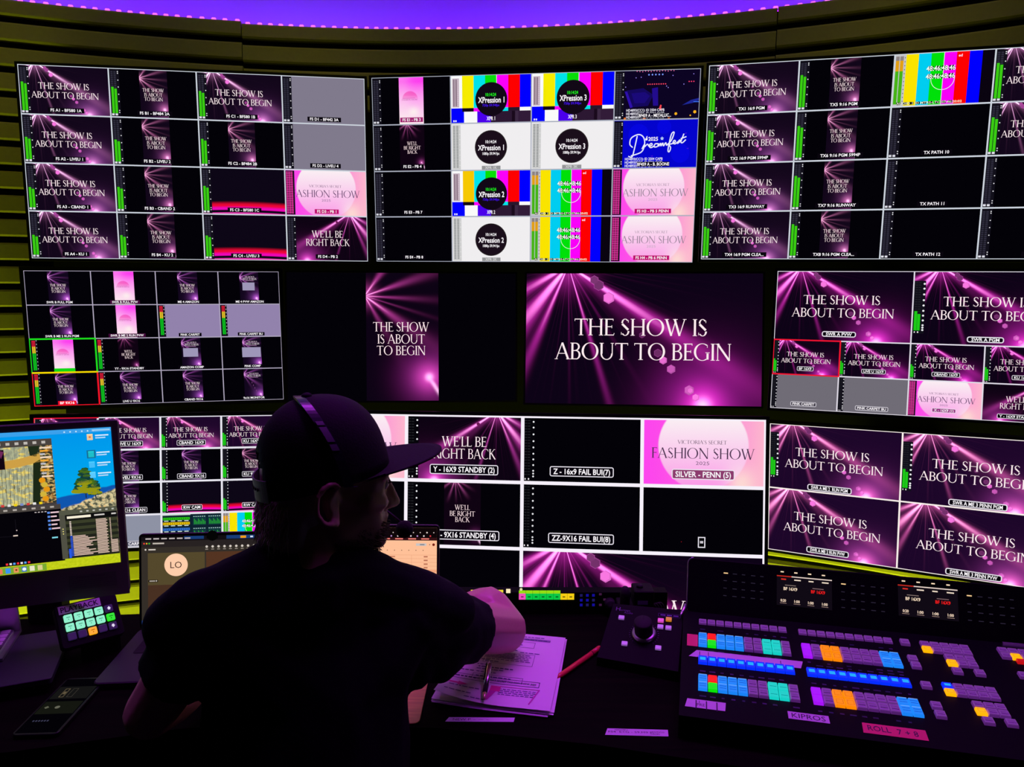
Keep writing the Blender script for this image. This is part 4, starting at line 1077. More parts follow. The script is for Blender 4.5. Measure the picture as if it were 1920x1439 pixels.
for k in range(5):
    q.rect(.79, .12 + .07 * k, .83, .155 + .07 * k, (90, 140, 230), 3); q.rect(.84, .125 + .07 * k, .97 - .04 * (k % 2), .15 + .07 * k, (235, 200, 210), 3)
for k in range(4): q.rect(.60 + .05 * k, .105, .63 + .05 * k, .12, (200, 190, 190), 3)
q.rect(.25, .47, .32, .49, (235, 215, 200), 3); q.rect(.83, .565, .92, .59, (130, 220, 235), 3); q.disc(.31, .39, .0012, (220, 200, 200), 3, 8)
q.line(.0, .48, .25, .49, .0003, (40, 36, 46), 2); q.line(.30, .2, .30, .46, .0003, (40, 36, 46), 2)
for k in range(7): q.rect(.10 + .055 * k, .945, .135 + .055 * k, .98, ((240, 50, 60), (240, 230, 230), (90, 160, 240))[k % 3], 3)
mb.build('application_window', [PIX], scro)
mb, q = window_(us(.485), .575, 1.0, .93, .0012)                    # file browser
q.rect(0, 0, 1, 1, (34, 36, 28), 0); q.rect(0, 0, 1, .10, (84, 86, 70), 1); q.rect(0, .10, .10, 1, (80, 80, 68), 1)
for k in range(6): q.rect(.36 + .11 * k, .035, .40 + .11 * k, .065, (190, 190, 180), 3)
q.rect(.10, .10, 1, .21, (14, 14, 14), 2); q.rect(.13, .13, .54, .18, (246, 238, 215), 3); q.rect(.60, .135, .78, .165, (210, 205, 200), 3); q.rect(.90, .135, .98, .165, (210, 205, 200), 3)
for k in range(24):
    v = .235 + k * .0305
    if k % 4 < 2: q.rect(.10, v - .005, 1, v + .022, (60, 64, 42), 1)
    ln = (.30, .34, .22, .26, .38, .28, .42, .33)[k % 8]
    if k > 9: q.rect(.16, v, .20, v + .018, (40, 90, 240), 3); q.rect(.205, v, .205 + ln, v + .016, (240, 205, 190), 3)
    else: q.rect(.165, v, .195, v + .018, (235, 215, 205), 3)
    q.rect(.62, v, .80 + .02 * (k % 2), v + .016, (240, 208, 190), 3); q.rect(.86, v, .88 if k < 15 else .985, v + .016, (240, 208, 190), 3)
q.rect(.12, .80, .16, .99, (40, 90, 230), 2)
for k in range(3): q.disc(.05, .38 + .05 * k, .0012, (240, 230, 130), 3, 8)
mb.build('application_window', [PIX], scro)
mb, q = window_(us(-.10), .945, us(.34), .995, .0015)                    # dock
q.rect(0, .02, 1, 1, (120, 170, 50), 0)
for k, c in enumerate(((240, 120, 90), (60, 150, 240), (235, 150, 90), (70, 120, 190), (235, 230, 200), (220, 205, 140))): q.rect(.05 + .155 * k, .15, .145 + .155 * k, .88, c, 2)
q.disc(.565, .5, .0035, (240, 250, 255), 3, 12); q.disc(.41, .5, .002, (120, 50, 20), 3, 8)
mb.build('dock', [PIX], scro)
# stand: a bent plate
iv = Mi.inverted()
SR = at_z(40, 1183, RISER_Z + .004)
lc = iv @ SR; sx1 = lc.x; sx0 = sx1 - .15; zb = lc.z; yb = lc.y
mb = MB(); T_ = .006
prof = [(yb - .125, zb), (yb, zb), (yb - .035 + .02, zb + .15)]
P_ = [(yb - .13, zb - .003), (yb - .13, zb + .003), (yb - .006, zb + .003), (yb - .03, zb + .16), (yb - .022, zb + .16), (yb + .003, zb - .003)]
V = [(sx0, y, z) for y, z in P_] + [(sx1, y, z) for y, z in P_]; n = len(P_)
mb.add(V, [tuple(range(n))[::-1], tuple(range(n, 2 * n))] + [(i, (i + 1) % n, n + (i + 1) % n, n + i) for i in range(n)])
mb.build('stand', M_ALU, imac)
# keyboard parked on the foot of the stand
Mk = Mi @ Matrix.Translation((sx1 - .008, yb - .012, zb + .0036))
kb = thing('keyboard', 'light keyboard parked on the computer stand foot', 'keyboard', Mk)
mb = MB(); mb.bbox((-.42, -.114, 0), (0, 0, .007), .008, 0, 2, 4, ch=.001); mb.build('keyboard_base', M_ALU, kb)
M_KEY = mat_pbr('white_key_plastic', (.72, .70, .74), .5)
key = MB(); key.bbox((0, 0, .0072), (.0165, .0160, .0095), .002, 0, 2, 2, ch=.0008); key_me = key.mesh('key', M_KEY)
for r in range(6):
    for c in range(9):
        o = bpy.data.objects.new('key', key_me); COL.objects.link(o); o.parent = kb
        o.location = (-.022 - c * .0188, -.020 - r * .0183, 0)

# ------------------------------------------------------------------ button pad marked PLAYBACK
SX = Vector((.668, .741, -.066)).normalized(); SD = Vector((.437, -.462, -.772)); SD = (SD - SX * SD.dot(SX)).normalized()
SN = SD.cross(SX).normalized()            # out of the face
if SN.z < 0: SN = -SN
Ms = Matrix.Identity(4)
for i in range(3): Ms[i][0] = SX[i]; Ms[i][1] = -SD[i]; Ms[i][2] = SN[i]; Ms[i][3] = Vector((-.922, 1.415, .845))[i]
pad = thing('button_pad', 'small black pad of lit square buttons under a PLAYBACK label', 'button pad', Ms)
mb = MB(); mb.bbox((-.021, -.062, -.020), (.099, .032, -.003), .008, 0, 2, 4, ch=.002); mb.build('body', M_BACK, pad)
mb = MB(); iv = Ms.inverted()
foot = [Ms @ Vector(q) for q in ((.016, -.056, -.018), (.093, -.056, -.018), (.093, .02, -.018), (.032, .02, -.018))]
V = [iv @ q for q in foot] + [iv @ Vector((q.x, q.y, DESK_Z + .001)) for q in foot]
mb.add(V, [(0, 1, 2, 3), (7, 6, 5, 4), (0, 4, 5, 1), (1, 5, 6, 2), (2, 6, 7, 3), (3, 7, 4, 0)]); mb.build('stand', M_BACK, pad)
mb = MB(); mb.add([(-.014, .0115, -.0025), (.066, .0115, -.0025), (.066, .029, -.0025), (-.014, .029, -.0025)], [(0, 1, 2, 3)], 0)
p = Paint(mb, lambda u, v, l: (-.014 + u, .029 - v, -.0023), .080, .0175, 1)
p.text('PLAYBACK', .5, .5, .62, (30, 14, 46), 0, 'bold', .90)
mb.build('tape_label', [M_TAPE, PRINT], pad, 'white tape reading PLAYBACK')
def mat_emit(name, c, s=1.0, base=(.1, .1, .1), rough=.3):
    return mat_pbr(name, base, rough, emis=lin(c), estr=s)
padcol = {'mint': mat_emit('mint_lit_key', (140, 240, 200)), 'green': mat_emit('green_lit_key', (30, 225, 10)), 'amber': mat_emit('amber_lit_key', (255, 170, 10)), 'dark': mat_emit('dim_key', (36, 22, 66), 1.0, (.05, .04, .07))}
for r in range(3):
    for c in range(5):
        k = 'mint' if r < 2 and c < 4 else ('green' if r == 1 else ('amber' if (r, c) == (2, 2) else 'dark'))
        mb = MB(); mb.bbox((-.0078, -.0078, -.004), (.0078, .0078, .001), .002, 0, 2, 3, ch=.0008)
        p = Paint(mb, lambda u, v, l: (-.0078 + u, .0078 - v, .0012), .0156, .0156, 1)
        if k in ('mint', 'green', 'amber'):
            ink = (70, 150, 120) if k == 'mint' else (20, 120, 10) if k == 'green' else (190, 90, 0); p.rect(.27, .34, .73, .44, ink, 0); p.rect(.45, .60, .55, .74, ink, 0)
        elif c == 4:
            s_ = 1 if r == 0 else -1
            p.poly(((.25, .5), (.5, .5 - s_ * .28), (.75, .5)), (230, 220, 250), 0); p.rect(.36, .5 if s_ > 0 else .3, .64, .7 if s_ > 0 else .5, (230, 220, 250), 0)
        o = mb.build('button', [padcol[k], PIX], pad); o.location = (c * .0195, -r * .0195, 0)

e0, e1, e2 = at_y(54, 1190, 1.575), at_y(120, 1190, 1.575), at_y(80, 1128, 1.575)
Me = frame(Vector((e0.x, 1.575, DESK_Z)), (1, 0, 0), up=(0, 0, 1))
eq = thing('equipment_box', 'plain black box on the desk between the computer stand and the button pad', 'equipment box', Me)
mb = MB(); mb.bbox((0, 0, .0006), (e1.x - e0.x, .032, max(.06, e2.z - DESK_Z)), .006, 0, 1, 3, ch=.002); mb.build('body', M_BACK, eq)

# ------------------------------------------------------------------ laptops
def laptop(label, hinge_left, xdir, w, d, lid_h, lean, paint):
    M = frame(hinge_left, xdir, up=(0, 0, 1))
    t = thing('laptop', label, 'laptop', M, 'laptops on the desk')
    mb = MB(); mb.bbox((0, -d, .001), (w, 0, .014), .012, 0, 2, 4, ch=.002); mb.build('base', M_GREYALU, t)
    mb = MB(); mb.bbox((.03, -.11, .0142), (w - .03, -.012, .0148), .004, 0, 2, 2)
    mb.build('keyboard', M_RUBBER, t)
    mb = MB(); mb.bbox((w * .3, -d + .008, .0142), (w * .7, -d + .095, .0146), .004, 0, 2, 2); mb.build('trackpad', M_GREYALU, t)
    L = Matrix.Translation((0, -.002, .013)) @ Matrix.Rotation(-radians(lean), 4, 'X')
    mb = MB(); mb.bbox((0, .0, 0), (w, .006, lid_h), .009, 0, 1, 5, ch=.001, mat=L); lid = mb.build('lid', M_GREYALU, t)
    mb = MB(); mb.bbox((.002, -.0008, .003), (w - .002, .0005, lid_h - .002), .008, 0, 1, 5, mat=L); mb.build('bezel', M_BEZEL, lid)
    sw, sh, sz = w - .012, lid_h - .018, lid_h - .007
    mb = MB(); p = Paint(mb, lambda u, v, l: L @ Vector((.006 + u, -.0012 - l, sz - v)), sw, sh, 0, .00015); paint(p)
    mb.build('screen', [PIX], lid)
    return t
def call_screen(p):
    p.rect(0, 0, 1, 1, (52, 46, 40), 0)
    p.rect(0, 0, 1, .05, (18, 14, 18), 1); p.rect(.30, 0, .44, .035, (24, 60, 120), 2); p.rect(.60, 0, .93, .04, (24, 60, 120), 2); p.disc(.5, 0, .012, (4, 4, 4), 3, 12); p.rect(.46, 0, .54, .032, (4, 4, 4), 3)
    for k in range(6): p.rect(.03 + .055 * k, .015, .07 + .055 * k, .03, (190, 180, 180), 3)
    p.rect(.70, .008, .74, .035, (240, 160, 20), 3)
    for k in range(5): p.rect(.77 + .035 * k, .012, .79 + .035 * k, .03, (210, 220, 240), 3)
    p.rect(0, .05, 1, .12, (40, 34, 34), 1)
    for k, c in enumerate(((250, 70, 60), (240, 180, 40), (60, 190, 60))): p.disc(.02 + .018 * k, .075, .0018, c, 3, 10)
    p.rect(.08, .068, .16, .084, (200, 190, 180), 3)
    p.disc(.03, .145, .002, (220, 210, 200), 3, 10); p.rect(.05, .138, .10, .153, (210, 200, 190), 3)
    for k in range(9): p.disc(.46 + .042 * k, .125, .0028, (215, 205, 195), 3, 10); p.rect(.45 + .042 * k, .15, .47 + .042 * k, .16, (150, 140, 130), 3)
    p.rect(.045, .185, .445, .93, (84, 72, 44), 1); p.rect(.455, .185, 1, .93, (84, 52, 34), 1)
    p.rect(.045, .55, .445, .93, (72, 48, 34), 2)
    p.disc(.243, .325, .0255, (255, 205, 170), 3, 40); p.text('LO', .243, .325, .072, (60, 34, 26), 4, 'sans')
    p.rect(.048, .49, .115, .515, (20, 16, 16), 3); p.rect(.056, .497, .096, .508, (190, 180, 170), 4); p.disc(.105, .502, .0015, (220, 210, 200), 4, 8)
    p.rect(.03, .90, .045, .91, (200, 190, 180), 3)
    p.rect(0, .95, 1, 1, (30, 60, 130), 1); p.rect(.03, .955, .06, .995, (230, 235, 245), 2)
    for k in range(10): p.rect(.12 + .07 * k, .96, .16 + .07 * k, .995, ((60, 140, 240), (240, 200, 60), (230, 90, 70), (120, 200, 90))[k % 4], 2)
def sheet_screen(p):
    p.rect(0, 0, 1, 1, (255, 192, 152), 0)
    p.rect(0, 0, 1, .155, (14, 6, 8), 1); p.rect(0, .12, 1, .155, (52, 16, 20), 2)
    p.rect(.70, .052, .77, .066, (250, 190, 140), 3)
    for k in range(14): p.disc(.30 + .052 * k, .058, .0014 + .0006 * (k % 3 == 0), (220, 200, 195), 3, 8)
    for k in range(18): p.disc(.10 + .05 * k, .10, .0019, ((240, 220, 220), (230, 60, 70), (240, 220, 230), (200, 150, 220))[k % 4], 3, 8)
    for k in range(9): p.rect(.08 + .1 * k, .128, .14 + .1 * k, .142, (250, 130, 120), 3)
    p.rect(.84, .19, .92, .22, (200, 196, 196), 2); p.rect(.87, .198, .905, .212, (130, 130, 140), 3); p.disc(.975, .205, .0032, (120, 30, 20), 3, 14); p.disc(.945, .205, .0012, (90, 50, 40), 3, 8)
    for k in range(10): p.disc(.40 + .055 * k, .275, .0012, (120, 80, 60), 3, 8)
    for k in range(14): p.rect(.0, .33 + .045 * k, 1, .333 + .045 * k, (226, 150, 112), 2)
    for u in (.25, .5, .805): p.rect(u, .33, u + .002, 1, (232, 158, 120), 2)
    for k in range(10): p.rect(.62 + .02 * (k % 2), .345 + .045 * k, .68, .36 + .045 * k, (196, 120, 90), 3); p.rect(.90, .345 + .045 * k, .93, .36 + .045 * k, (180, 105, 80), 3)
    p.rect(.0, .51, 1, .545, (244, 166, 126), 2); p.rect(.88, .52, .94, .535, (120, 60, 40), 3)
h1 = at_z(262, 1180, .765); h2 = at_y(824.6, 983, 1.645)
laptop('open laptop by the button pad showing a video call with a round LO badge', (h1.x, h1.y, .751), (cos(radians(5)), sin(radians(5)), 0), .322, .222, .216, 8, call_screen)
laptop('open laptop with a pale orange spreadsheet, behind the person', (h2.x - .320, 1.612, .751), (1, .0, 0), .320, .222, .212, 8, sheet_screen)

# ------------------------------------------------------------------ intercom panel at the back of the desk
q0 = at_z(832, 1152, DESK_Z); Mp = frame(Vector((q0.x, q0.y, DESK_Z)), (1, .012, 0), up=(0, 0, 1))
IW, IH = .540, .056
inter = thing('intercom_panel', 'long black intercom panel with glowing pink, green and yellow key strips', 'intercom', Mp)
mb = MB(); mb.bbox((0, 0, .001), (IW, .03, IH), .003, 0, 1, 2, ch=.001); mb.build('body', M_DECK, inter)
def ip(px, py):   # pixel to panel units
    P = at_y(px, py, q0.y); return ((P.x - q0.x) / IW, 1 - (P.z - DESK_Z) / IH)
def strip_part(name, fn, lab=None):
    mb = MB(); p = Paint(mb, lambda u, v, l: (u, -.0006 - l, IH - v), IW, IH, 0, .0003); fn(p); return mb.build(name, [PIX], inter, lab)
def s1(p):
    a = ip(846, 1107); b = ip(944, 1125); p.rect(a[0], a[1], b[0], b[1], (20, 4, 18), 1)
    for k in range(8):
        u0 = a[0] + (b[0] - a[0]) * k / 8; u1 = a[0] + (b[0] - a[0]) * (k + .96) / 8
        p.rect(u0, a[1] + .12, u1, b[1], (236, 50, 220), 2); um = (u0 + u1) / 2; vm_ = (a[1] + b[1]) / 2 + .08; p.rect(um - .006, vm_ - .03, um + .006, vm_ + .03, (150, 10, 130), 3)
        if k > 2: p.rect(u0, a[1] - .02, u1, a[1] + .10, (236, 214, 50), 2)
    c = ip(949, 1105); d = ip(957, 1113); p.rect(c[0], c[1], d[0], d[1], (255, 236, 190), 2)
def s2(p):
    a = ip(973, 1108); b = ip(1077, 1126); cs = [(240, 80, 190)] + [(10, 200, 70)] * 5 + [(246, 206, 20)] * 2
    for k in range(8):
        u0 = a[0] + (b[0] - a[0]) * k / 8; u1 = a[0] + (b[0] - a[0]) * (k + .97) / 8
        p.rect(u0, a[1] + .14, u1, b[1], cs[k], 2); um = (u0 + u1) / 2; vm_ = (a[1] + b[1]) / 2 + .08; p.rect(um - .006, vm_ - .03, um + .006, vm_ + .03, tuple(x * .5 for x in cs[k]), 3)
        if k < 6: p.rect(u0, a[1] - .0, u1, a[1] + .14, (150, 220, 20), 2)
    c = ip(977, 1106); p.disc(c[0], c[1], .0035, (230, 225, 170), 3, 14)
strip_part('key_display', s1, 'pink and yellow key display'); strip_part('key_display', s2, 'green and yellow key display')
def s3(p):
    for r in range(3):
        for c in range(3):
            a = ip(1090 + c * 11.5, 1118 + r * 9); p.rect(a[0] - .006, a[1] - .06, a[0] + .006, a[1] + .06, (20, 14, 150) if (r + c) % 3 else (30, 24, 90), 2)
    for r in range(3):
        a = ip(1126 + 8 * (r % 2), 1116 + r * 10); p.rect(a[0] - .006, a[1] - .05, a[0] + .006, a[1] + .05, (60, 24, 60), 2)
strip_part('keypad', s3)
mb = MB()
mb.lathe([(.0, 0), (.013, 0), (.012, .016), (.010, .018), (0, .018)], 24, 0, Matrix.Translation((.400, 0, .030)) @ Matrix.Rotation(radians(90), 4, 'X')); mb.build('knob', M_RUBBER, inter)

# small kit standing behind the volume controller
q1 = at_z(1200, 1150, DESK_Z)
Mx = frame(Vector((.362, q0.y + .11, DESK_Z)), (1, -.2, 0), up=(0, 0, 1))
BY = 1.612
ba, bb, bt = at_y(1189, 1130, BY - .025), at_y(1227, 1130, BY - .025), at_y(1200, 1110, BY - .025)
bw = bb.x - ba.x; bh = bt.z - DESK_Z; ka = at_y(1174, 1104, BY - .02)
bxk = thing('small_black_box', 'small black box with a round-topped knob behind the volume controller', 'equipment box', Matrix.Translation((ba.x, BY, DESK_Z)))
mb = MB(); mb.bbox((-.036, -.028, .0005), (bw, .028, bh * .55), .005, 0, 2, 4, ch=.002); mb.bbox((0, -.025, bh * .5), (bw, .025, bh), .004, 0, 2, 4, ch=.002); mb.build('body', M_BACK, bxk)
kz = ka.z - DESK_Z; kx = ka.x - ba.x
mb = MB(); mb.lathe([(0, bh * .5), (.0115, bh * .5), (.012, kz - .016), (.010, kz - .006), (.005, kz - .001), (0, kz)], 24, 0, Matrix.Translation((kx, -.008, 0))); mb.build('knob', M_RUBBER, bxk)
mb = MB(); mb.lathe([(0, bh), (.008, bh), (.007, bh + .006), (0, bh + .007)], 20, 0, Matrix.Translation((bw * .35, 0, 0))); mb.build('knob', M_RUBBER, bxk)
mb = MB(); mb.add([(.008, -.0255, bh * .62), (.032, -.0255, bh * .62), (.032, -.0255, bh * .74), (.008, -.0255, bh * .74)], [(0, 1, 2, 3)]); mb.build('name_plate', mat_pbr('violet_grey_plate', (.25, .2, .4), .5), bxk)
pts = []
c0 = at_y(1246, 1140, 1.60)
for k in range(60):
    a = k / 59 * 2 * pi * 3.5; pts.append((c0.x - .03 + .022 * k / 59 + .012 * cos(a), c0.y + .010 * k / 59, max(DESK_Z + .004, c0.z - .012 + .020 * sin(a))))
mb = MB(); mb.tube(pts, .0022, 6); tag(mb.build('coiled_cable', M_RUBBER), 'black coiled cable behind the volume controller', 'cable')

# ------------------------------------------------------------------ volume controller
AO = CAM + (Vector((.241, 1.596, .801)) - CAM) * (.155 / .16)
AX = Vector((.954, -.295, .045)).normalized(); AD = Vector((-.261, -.899, -.352)); AD = (AD - AX * AD.dot(AX)).normalized()
AN = AX.cross(-AD).normalized()
Ma = Matrix.Identity(4)
for i in range(3): Ma[i][0] = AX[i]; Ma[i][1] = -AD[i]; Ma[i][2] = AN[i]; Ma[i][3] = AO[i]
ctl = thing('volume_controller', 'black desktop volume controller with one large knob and small square buttons', 'audio controller', Ma)
S_ = .155
iv = Ma.inverted(); mb = MB()
top = [Vector(q) for q in ((-.012, -S_, -.001), (S_, -S_ - .012, -.001), (S_, 0, -.001), (0, 0, -.001))]
bot = [iv @ Vector(((Ma @ q).x, (Ma @ q).y, DESK_Z + .0005)) for q in top]
mb.add(top + bot, [(0, 1, 2, 3), (7, 6, 5, 4), (0, 4, 5, 1), (1, 5, 6, 2), (2, 6, 7, 3), (3, 7, 4, 0)]); mb.build('body', M_DECK, ctl)
M_WBTN = mat_emit('white_button_violet_tint', (150, 100, 190), .55, (.7, .66, .75))  # plain white buttons; the emission imitates violet light falling on them
M_YBTN = mat_emit('yellow_lit_button', (190, 120, 10), .8, (.5, .3, .05))
M_PBTN = mat_emit('pink_lit_button', (210, 70, 160), .7, (.7, .4, .6))
for u, v, mm in ((.155, .27, M_WBTN), (.705, .25, M_PBTN), (.812, .215, M_YBTN), (.71, .365, M_WBTN), (.82, .37, M_WBTN), (.26, .73, M_WBTN), (.715, .74, M_WBTN)):
    mb = MB(); mb.bbox((-.0062, -.0052, -.001), (.0062, .0052, .004), .001, 0, 2, 2, ch=.0008); o = mb.build('button', mm, ctl); o.location = (u * S_, -v * S_, 0)
mb = MB(); mb.lathe([(0, -.001), (.0255, -.001), (.0255, .004), (.0225, .007), (0, .007)], 40); o = mb.build('knob_ring', M_ALU, ctl, 'bright metal ring'); o.location = (.50 * S_, -.52 * S_, 0)
mb = MB(); mb.lathe([(0, .006), (.0195, .006), (.0188, .036), (.0170, .038), (0, .0382)], 40)
mb.box((-.0006, .006, .0383), (.0006, .016, .0388)); o = mb.build('knob', M_RUBBER, ctl); o.location = (.50 * S_, -.52 * S_, 0)
mb = MB(); p = Paint(mb, lambda u, v, l: (u, -v, .0003), S_, S_, 0)
p.text('H', .085, .10, .07, (110, 90, 140), 1, 'sans'); p.text('eritage', .19, .115, .035, (90, 70, 120), 1, 'sans'); p.text('Audio', .24, .16, .035, (90, 70, 120), 1, 'sans')
mb.build('logo', PRINT, ctl)
mb = MB(); p = Paint(mb, lambda u, v, l: (u, -v, .0003), S_, S_, 0)
p.box(.66, .105, .97, .165, .0006, (90, 70, 130), 1)
for k in range(3): p.rect(.69 + .09 * k, .125, .76 + .09 * k, .145, (110, 80, 160), 1)
mb.build('panel_print', PRINT, ctl)
mb = MB(); p = Paint(mb, lambda u, v, l: (u, -v, .0003), S_, S_, 0)
for k in range(25):
    a = radians(225 - k * 11.25); p.line(.5 + .19 * cos(a), .52 - .19 * sin(a), .5 + .205 * cos(a), .52 - .205 * sin(a), .0006, (130, 100, 150), 1)
mb.build('dial_scale', PRINT, ctl)

# red marker between the papers and the controller
a = at_z(1050, 1268, .756); b = at_z(1124, 1216, .756)
d = (b - a).normalized(); L = (b - a).length
Mm = frame(a, d, up=(0, 0, 1))
mk = thing('red_marker', 'red marker pen lying on the desk right of the papers', 'marker', Mm)
R90 = Matrix.Rotation(radians(90), 4, 'Y')
M_RED = mat_pbr('red_plastic', (.75, .02, .06), .3)
mb = MB(); mb.lathe([(0, -.012), (.002, -.012), (.005, .0), (.0055, .006), (.0055, L * .78), (0, L * .78)], 16, 0, R90); mb.build('barrel', M_RED, mk)
mb = MB(); mb.lathe([(0, L * .80), (.0058, L * .80), (.0058, L), (.004, L + .004), (0, L + .004)], 16, 0, R90); mb.build('cap', M_RED, mk)
mb = MB(); mb.lathe([(0, L * .775), (.005, L * .775), (.005, L * .805), (0, L * .805)], 16, 0, R90); mb.build('collar', M_RUBBER, mk, 'black collar')

# ------------------------------------------------------------------ papers and pen
BRc = Vector((.074, 1.228, 0)); UPd = Vector((.175, .985, 0)).normalized(); LFd = Vector((-UPd.y, UPd.x, 0))
PW, PH = .222, .279
PTL = BRc + UPd * PH + LFd * PW
def sheet(mb, z0, rot=0.0, shift=(0, 0), curl=0.0, m=0, nu=16, nv=20):
    xr = (-LFd); yd = (-UPd)
    if rot:
        R = Matrix.Rotation(radians(rot), 3, 'Z'); xr = R @ xr; yd = R @ yd
    o = PTL + xr * shift[0] + yd * shift[1]
    def f(u, v, l=0.0):
        a, b = u / PW, v / PH
        z = z0 + curl * (max(0, 1 - a * 1.6) ** 2) * (max(0, b - .35) / .65) ** 2 + .0015 * sin(b * 5 + a * 2) * curl / .02
        P = o + xr * u + yd * v; return Vector((P.x, P.y, z + l))
    V = []; 
    for t in (0.0, .00012):
        for j in range(nv + 1):
            for i in range(nu + 1): V.append(f(PW * i / nu, PH * j / nv, t))
    N = (nu + 1) * (nv + 1); F = []
    for j in range(nv):
        for i in range(nu):
            a = j * (nu + 1) + i; F.append((a, a + 1, a + nu + 2, a + nu + 1)); F.append((N + a, N + a + nu + 1, N + a + nu + 2, N + a + 1))
    mb.add(V, F, m, smooth=True); return f
st = MB()
for k in range(9): sheet(st, DESK_Z + .0006 + .0008 * k, random.uniform(-1.2, 1.2), (random.uniform(-.003, .003), random.uniform(-.003, .004)), .004, 0, 6, 8)
tag(st.build('paper_stack', M_PAPER), 'thin stack of white sheets under the printed page on the desk', 'papers')
tp = MB(); f = sheet(tp, DESK_Z + .0115, 0, (0, 0), .020)
pp = Paint(tp, f, PW, PH, 1, .0003)
def cut(a, b, n=8): return [a + (b - a) * i / n for i in range(n + 1)]
def prect(u0, v0, u1, v1, col, L=1):
    us = cut(u0, u1, max(1, int((u1 - u0) * 16)))
    for a, b in zip(us, us[1:]): pp.rect(a, v0, b, v1, col, L)
INK = (58, 26, 96)
def pbox(u0, v0, u1, v1, col=INK, t=.003):
    prect(u0, v0, u1, v0 + t, col, 2); prect(u0, v1 - t, u1, v1, col, 2); prect(u0, v0, u0 + t * 1.2, v1, col, 2); prect(u1 - t * 1.2, v0, u1, v1, col, 2)
rp_ = random.Random(3)
def words_(u0, u1, v, h=.010, col=(84, 46, 130), L=2):
    u = u0
    while u < u1 - .02:
        w = rp_.uniform(.018, .05); prect(u, v, min(u + w, u1), v + h, col, L); u += w + .010
words_(.30, .80, .045); prect(.25, .075, .86, .10, (150, 130, 170), 1); pbox(.25, .072, .86, .103); words_(.28, .84, .083)
pbox(.12, .13, .72, .215); words_(.15, .45, .145); words_(.15, .60, .175)
words_(.10, .24, .25, .012, INK); words_(.30, .50, .235); words_(.30, .58, .265); words_(.60, .80, .285)
pbox(.28, .31, .75, .47); prect(.285, .313, .56, .40, (160, 120, 180), 1)
for k in range(5): words_(.30, .72, .325 + .022 * k, .009, (110, 60, 140))
words_(.30, .45, .445)
words_(.10, .22, .41, .012, INK); words_(.26, .36, .43); words_(.24, .36, .50); words_(.26, .60, .53, .012, INK); words_(.25, .50, .56)
words_(.12, .25, .60, .012, INK); words_(.26, .44, .60)
pbox(.24, .635, .70, .70); words_(.27, .60, .655)
pbox(.07, .665, .86, .735, INK, .005); words_(.09, .28, .69, .016, INK); 
pp.text("LIVE: VICTORIA'S SECRET FASHION SHOW 2025", .55, .70, .022, INK, 3, 'bold', .56)
for k in range(4): words_(.52, .86, .79 + .022 * k, .008)
words_(.08, .35, .83); words_(.06, .30, .90); words_(.25, .45, .95)
PK = (226, 20, 150)
for k in range(18): pass
pp.disc(.035, .70, .011, PK, 2, 18); prect(.02, .79, .17, .81, PK, 2); pp.poly(((.15, .775), (.24, .80), (.15, .83)), PK, 2)
prect(.44, .765, .53, .83, PK, 2); pp.poly(((.44, .83), (.50, .83), (.45, .95), (.43, .95)), (200, 20, 160), 3); pp.line(.87, .76, .81, .95, .003, (200, 20, 170), 3); pp.line(.52, .765, .87, .765, .0015, (200, 20, 170), 3)
tag(tp.build('printed_page', [M_PAPER, PRINT]), 'printed schedule page with pink highlighter marks on top of the papers', 'paper')
a = at_z(907, 1318, .7675); b = at_z(919, 1247, .7675); d = (b - a).normalized(); L = (b - a).length
Mpen = frame(a + Vector((0, 0, .0065)), d, up=(0, 0, 1))
pen = thing('ballpoint_pen', 'silver and black ballpoint pen lying on the printed page', 'pen', Mpen)
M_SILVER = mat_pbr('polished_silver', (.8, .75, .8), .22, 1.0)
mb = MB(); mb.lathe([(0, .0), (.0012, 0), (.0042, .018), (.0042, .020), (0, .020)], 16, 0, R90); mb.build('tip', mat_pbr('tan_metal', (.75, .5, .35), .3, .8), pen, 'tan metal tip')
mb = MB(); mb.lathe([(0, .019), (.0045, .019), (.0052, .045), (0, .045)], 16, 0, R90); mb.build('grip', M_RUBBER, pen)
mb = MB(); mb.lathe([(0, .044), (.0052, .044), (.0055, L * .9), (.004, L * .95), (0, L * .95)], 16, 0, R90); mb.build('barrel', M_SILVER, pen)
mb = MB(); mb.lathe([(0, L * .94), (.0025, L * .94), (.0022, L), (0, L)], 12, 0, R90); mb.build('push_button', M_SILVER, pen)
mb = MB(); mb.bbox((L * .5, .0055, -.0015), (L * .93, .0072, .0035), .001, 0, 0, 2); mb.build('clip', M_RUBBER, pen)

# ------------------------------------------------------------------ phone and cable at the lower left
ph = at_z(57, 1301, DESK_Z)
c0 = at_z(20, 1388, DESK_Z); c1 = at_z(108, 1385, DESK_Z)
xp = (c1 - c0).normalized()
Mph = frame(c0 + Vector((0, 0, .0005)), xp, up=(0, 0, 1))
phw = (c1 - c0).length; phl = (at_z(143, 1284, DESK_Z) - c1).length
phone = thing('phone', 'dark phone with a dim screen lying at the left of the desk', 'phone', Mph)
mb = MB(); mb.bbox((0, 0, 0), (phw, phl, .008), .010, 0, 2, 5, ch=.001); mb.build('body', M_BEZEL, phone)
mb = MB(); p = Paint(mb, lambda u, v, l: (.004 + u, phl - .005 - v, .0083 + l), phw - .008, phl - .010, 0, .0002)
p.rect(0, 0, 1, 1, (3, 2, 6), 0); p.rect(.02, .16, .98, .40, (20, 20, 20), 1); p.rect(.02, .45, .98, .68, (20, 22, 16), 1)
p.box(.22, .20, .34, .37, .0012, (100, 88, 66), 2); p.rect(.25, .26, .31, .31, (100, 88, 66), 2); p.box(.42, .20, .56, .37, .0010, (60, 56, 50), 2)
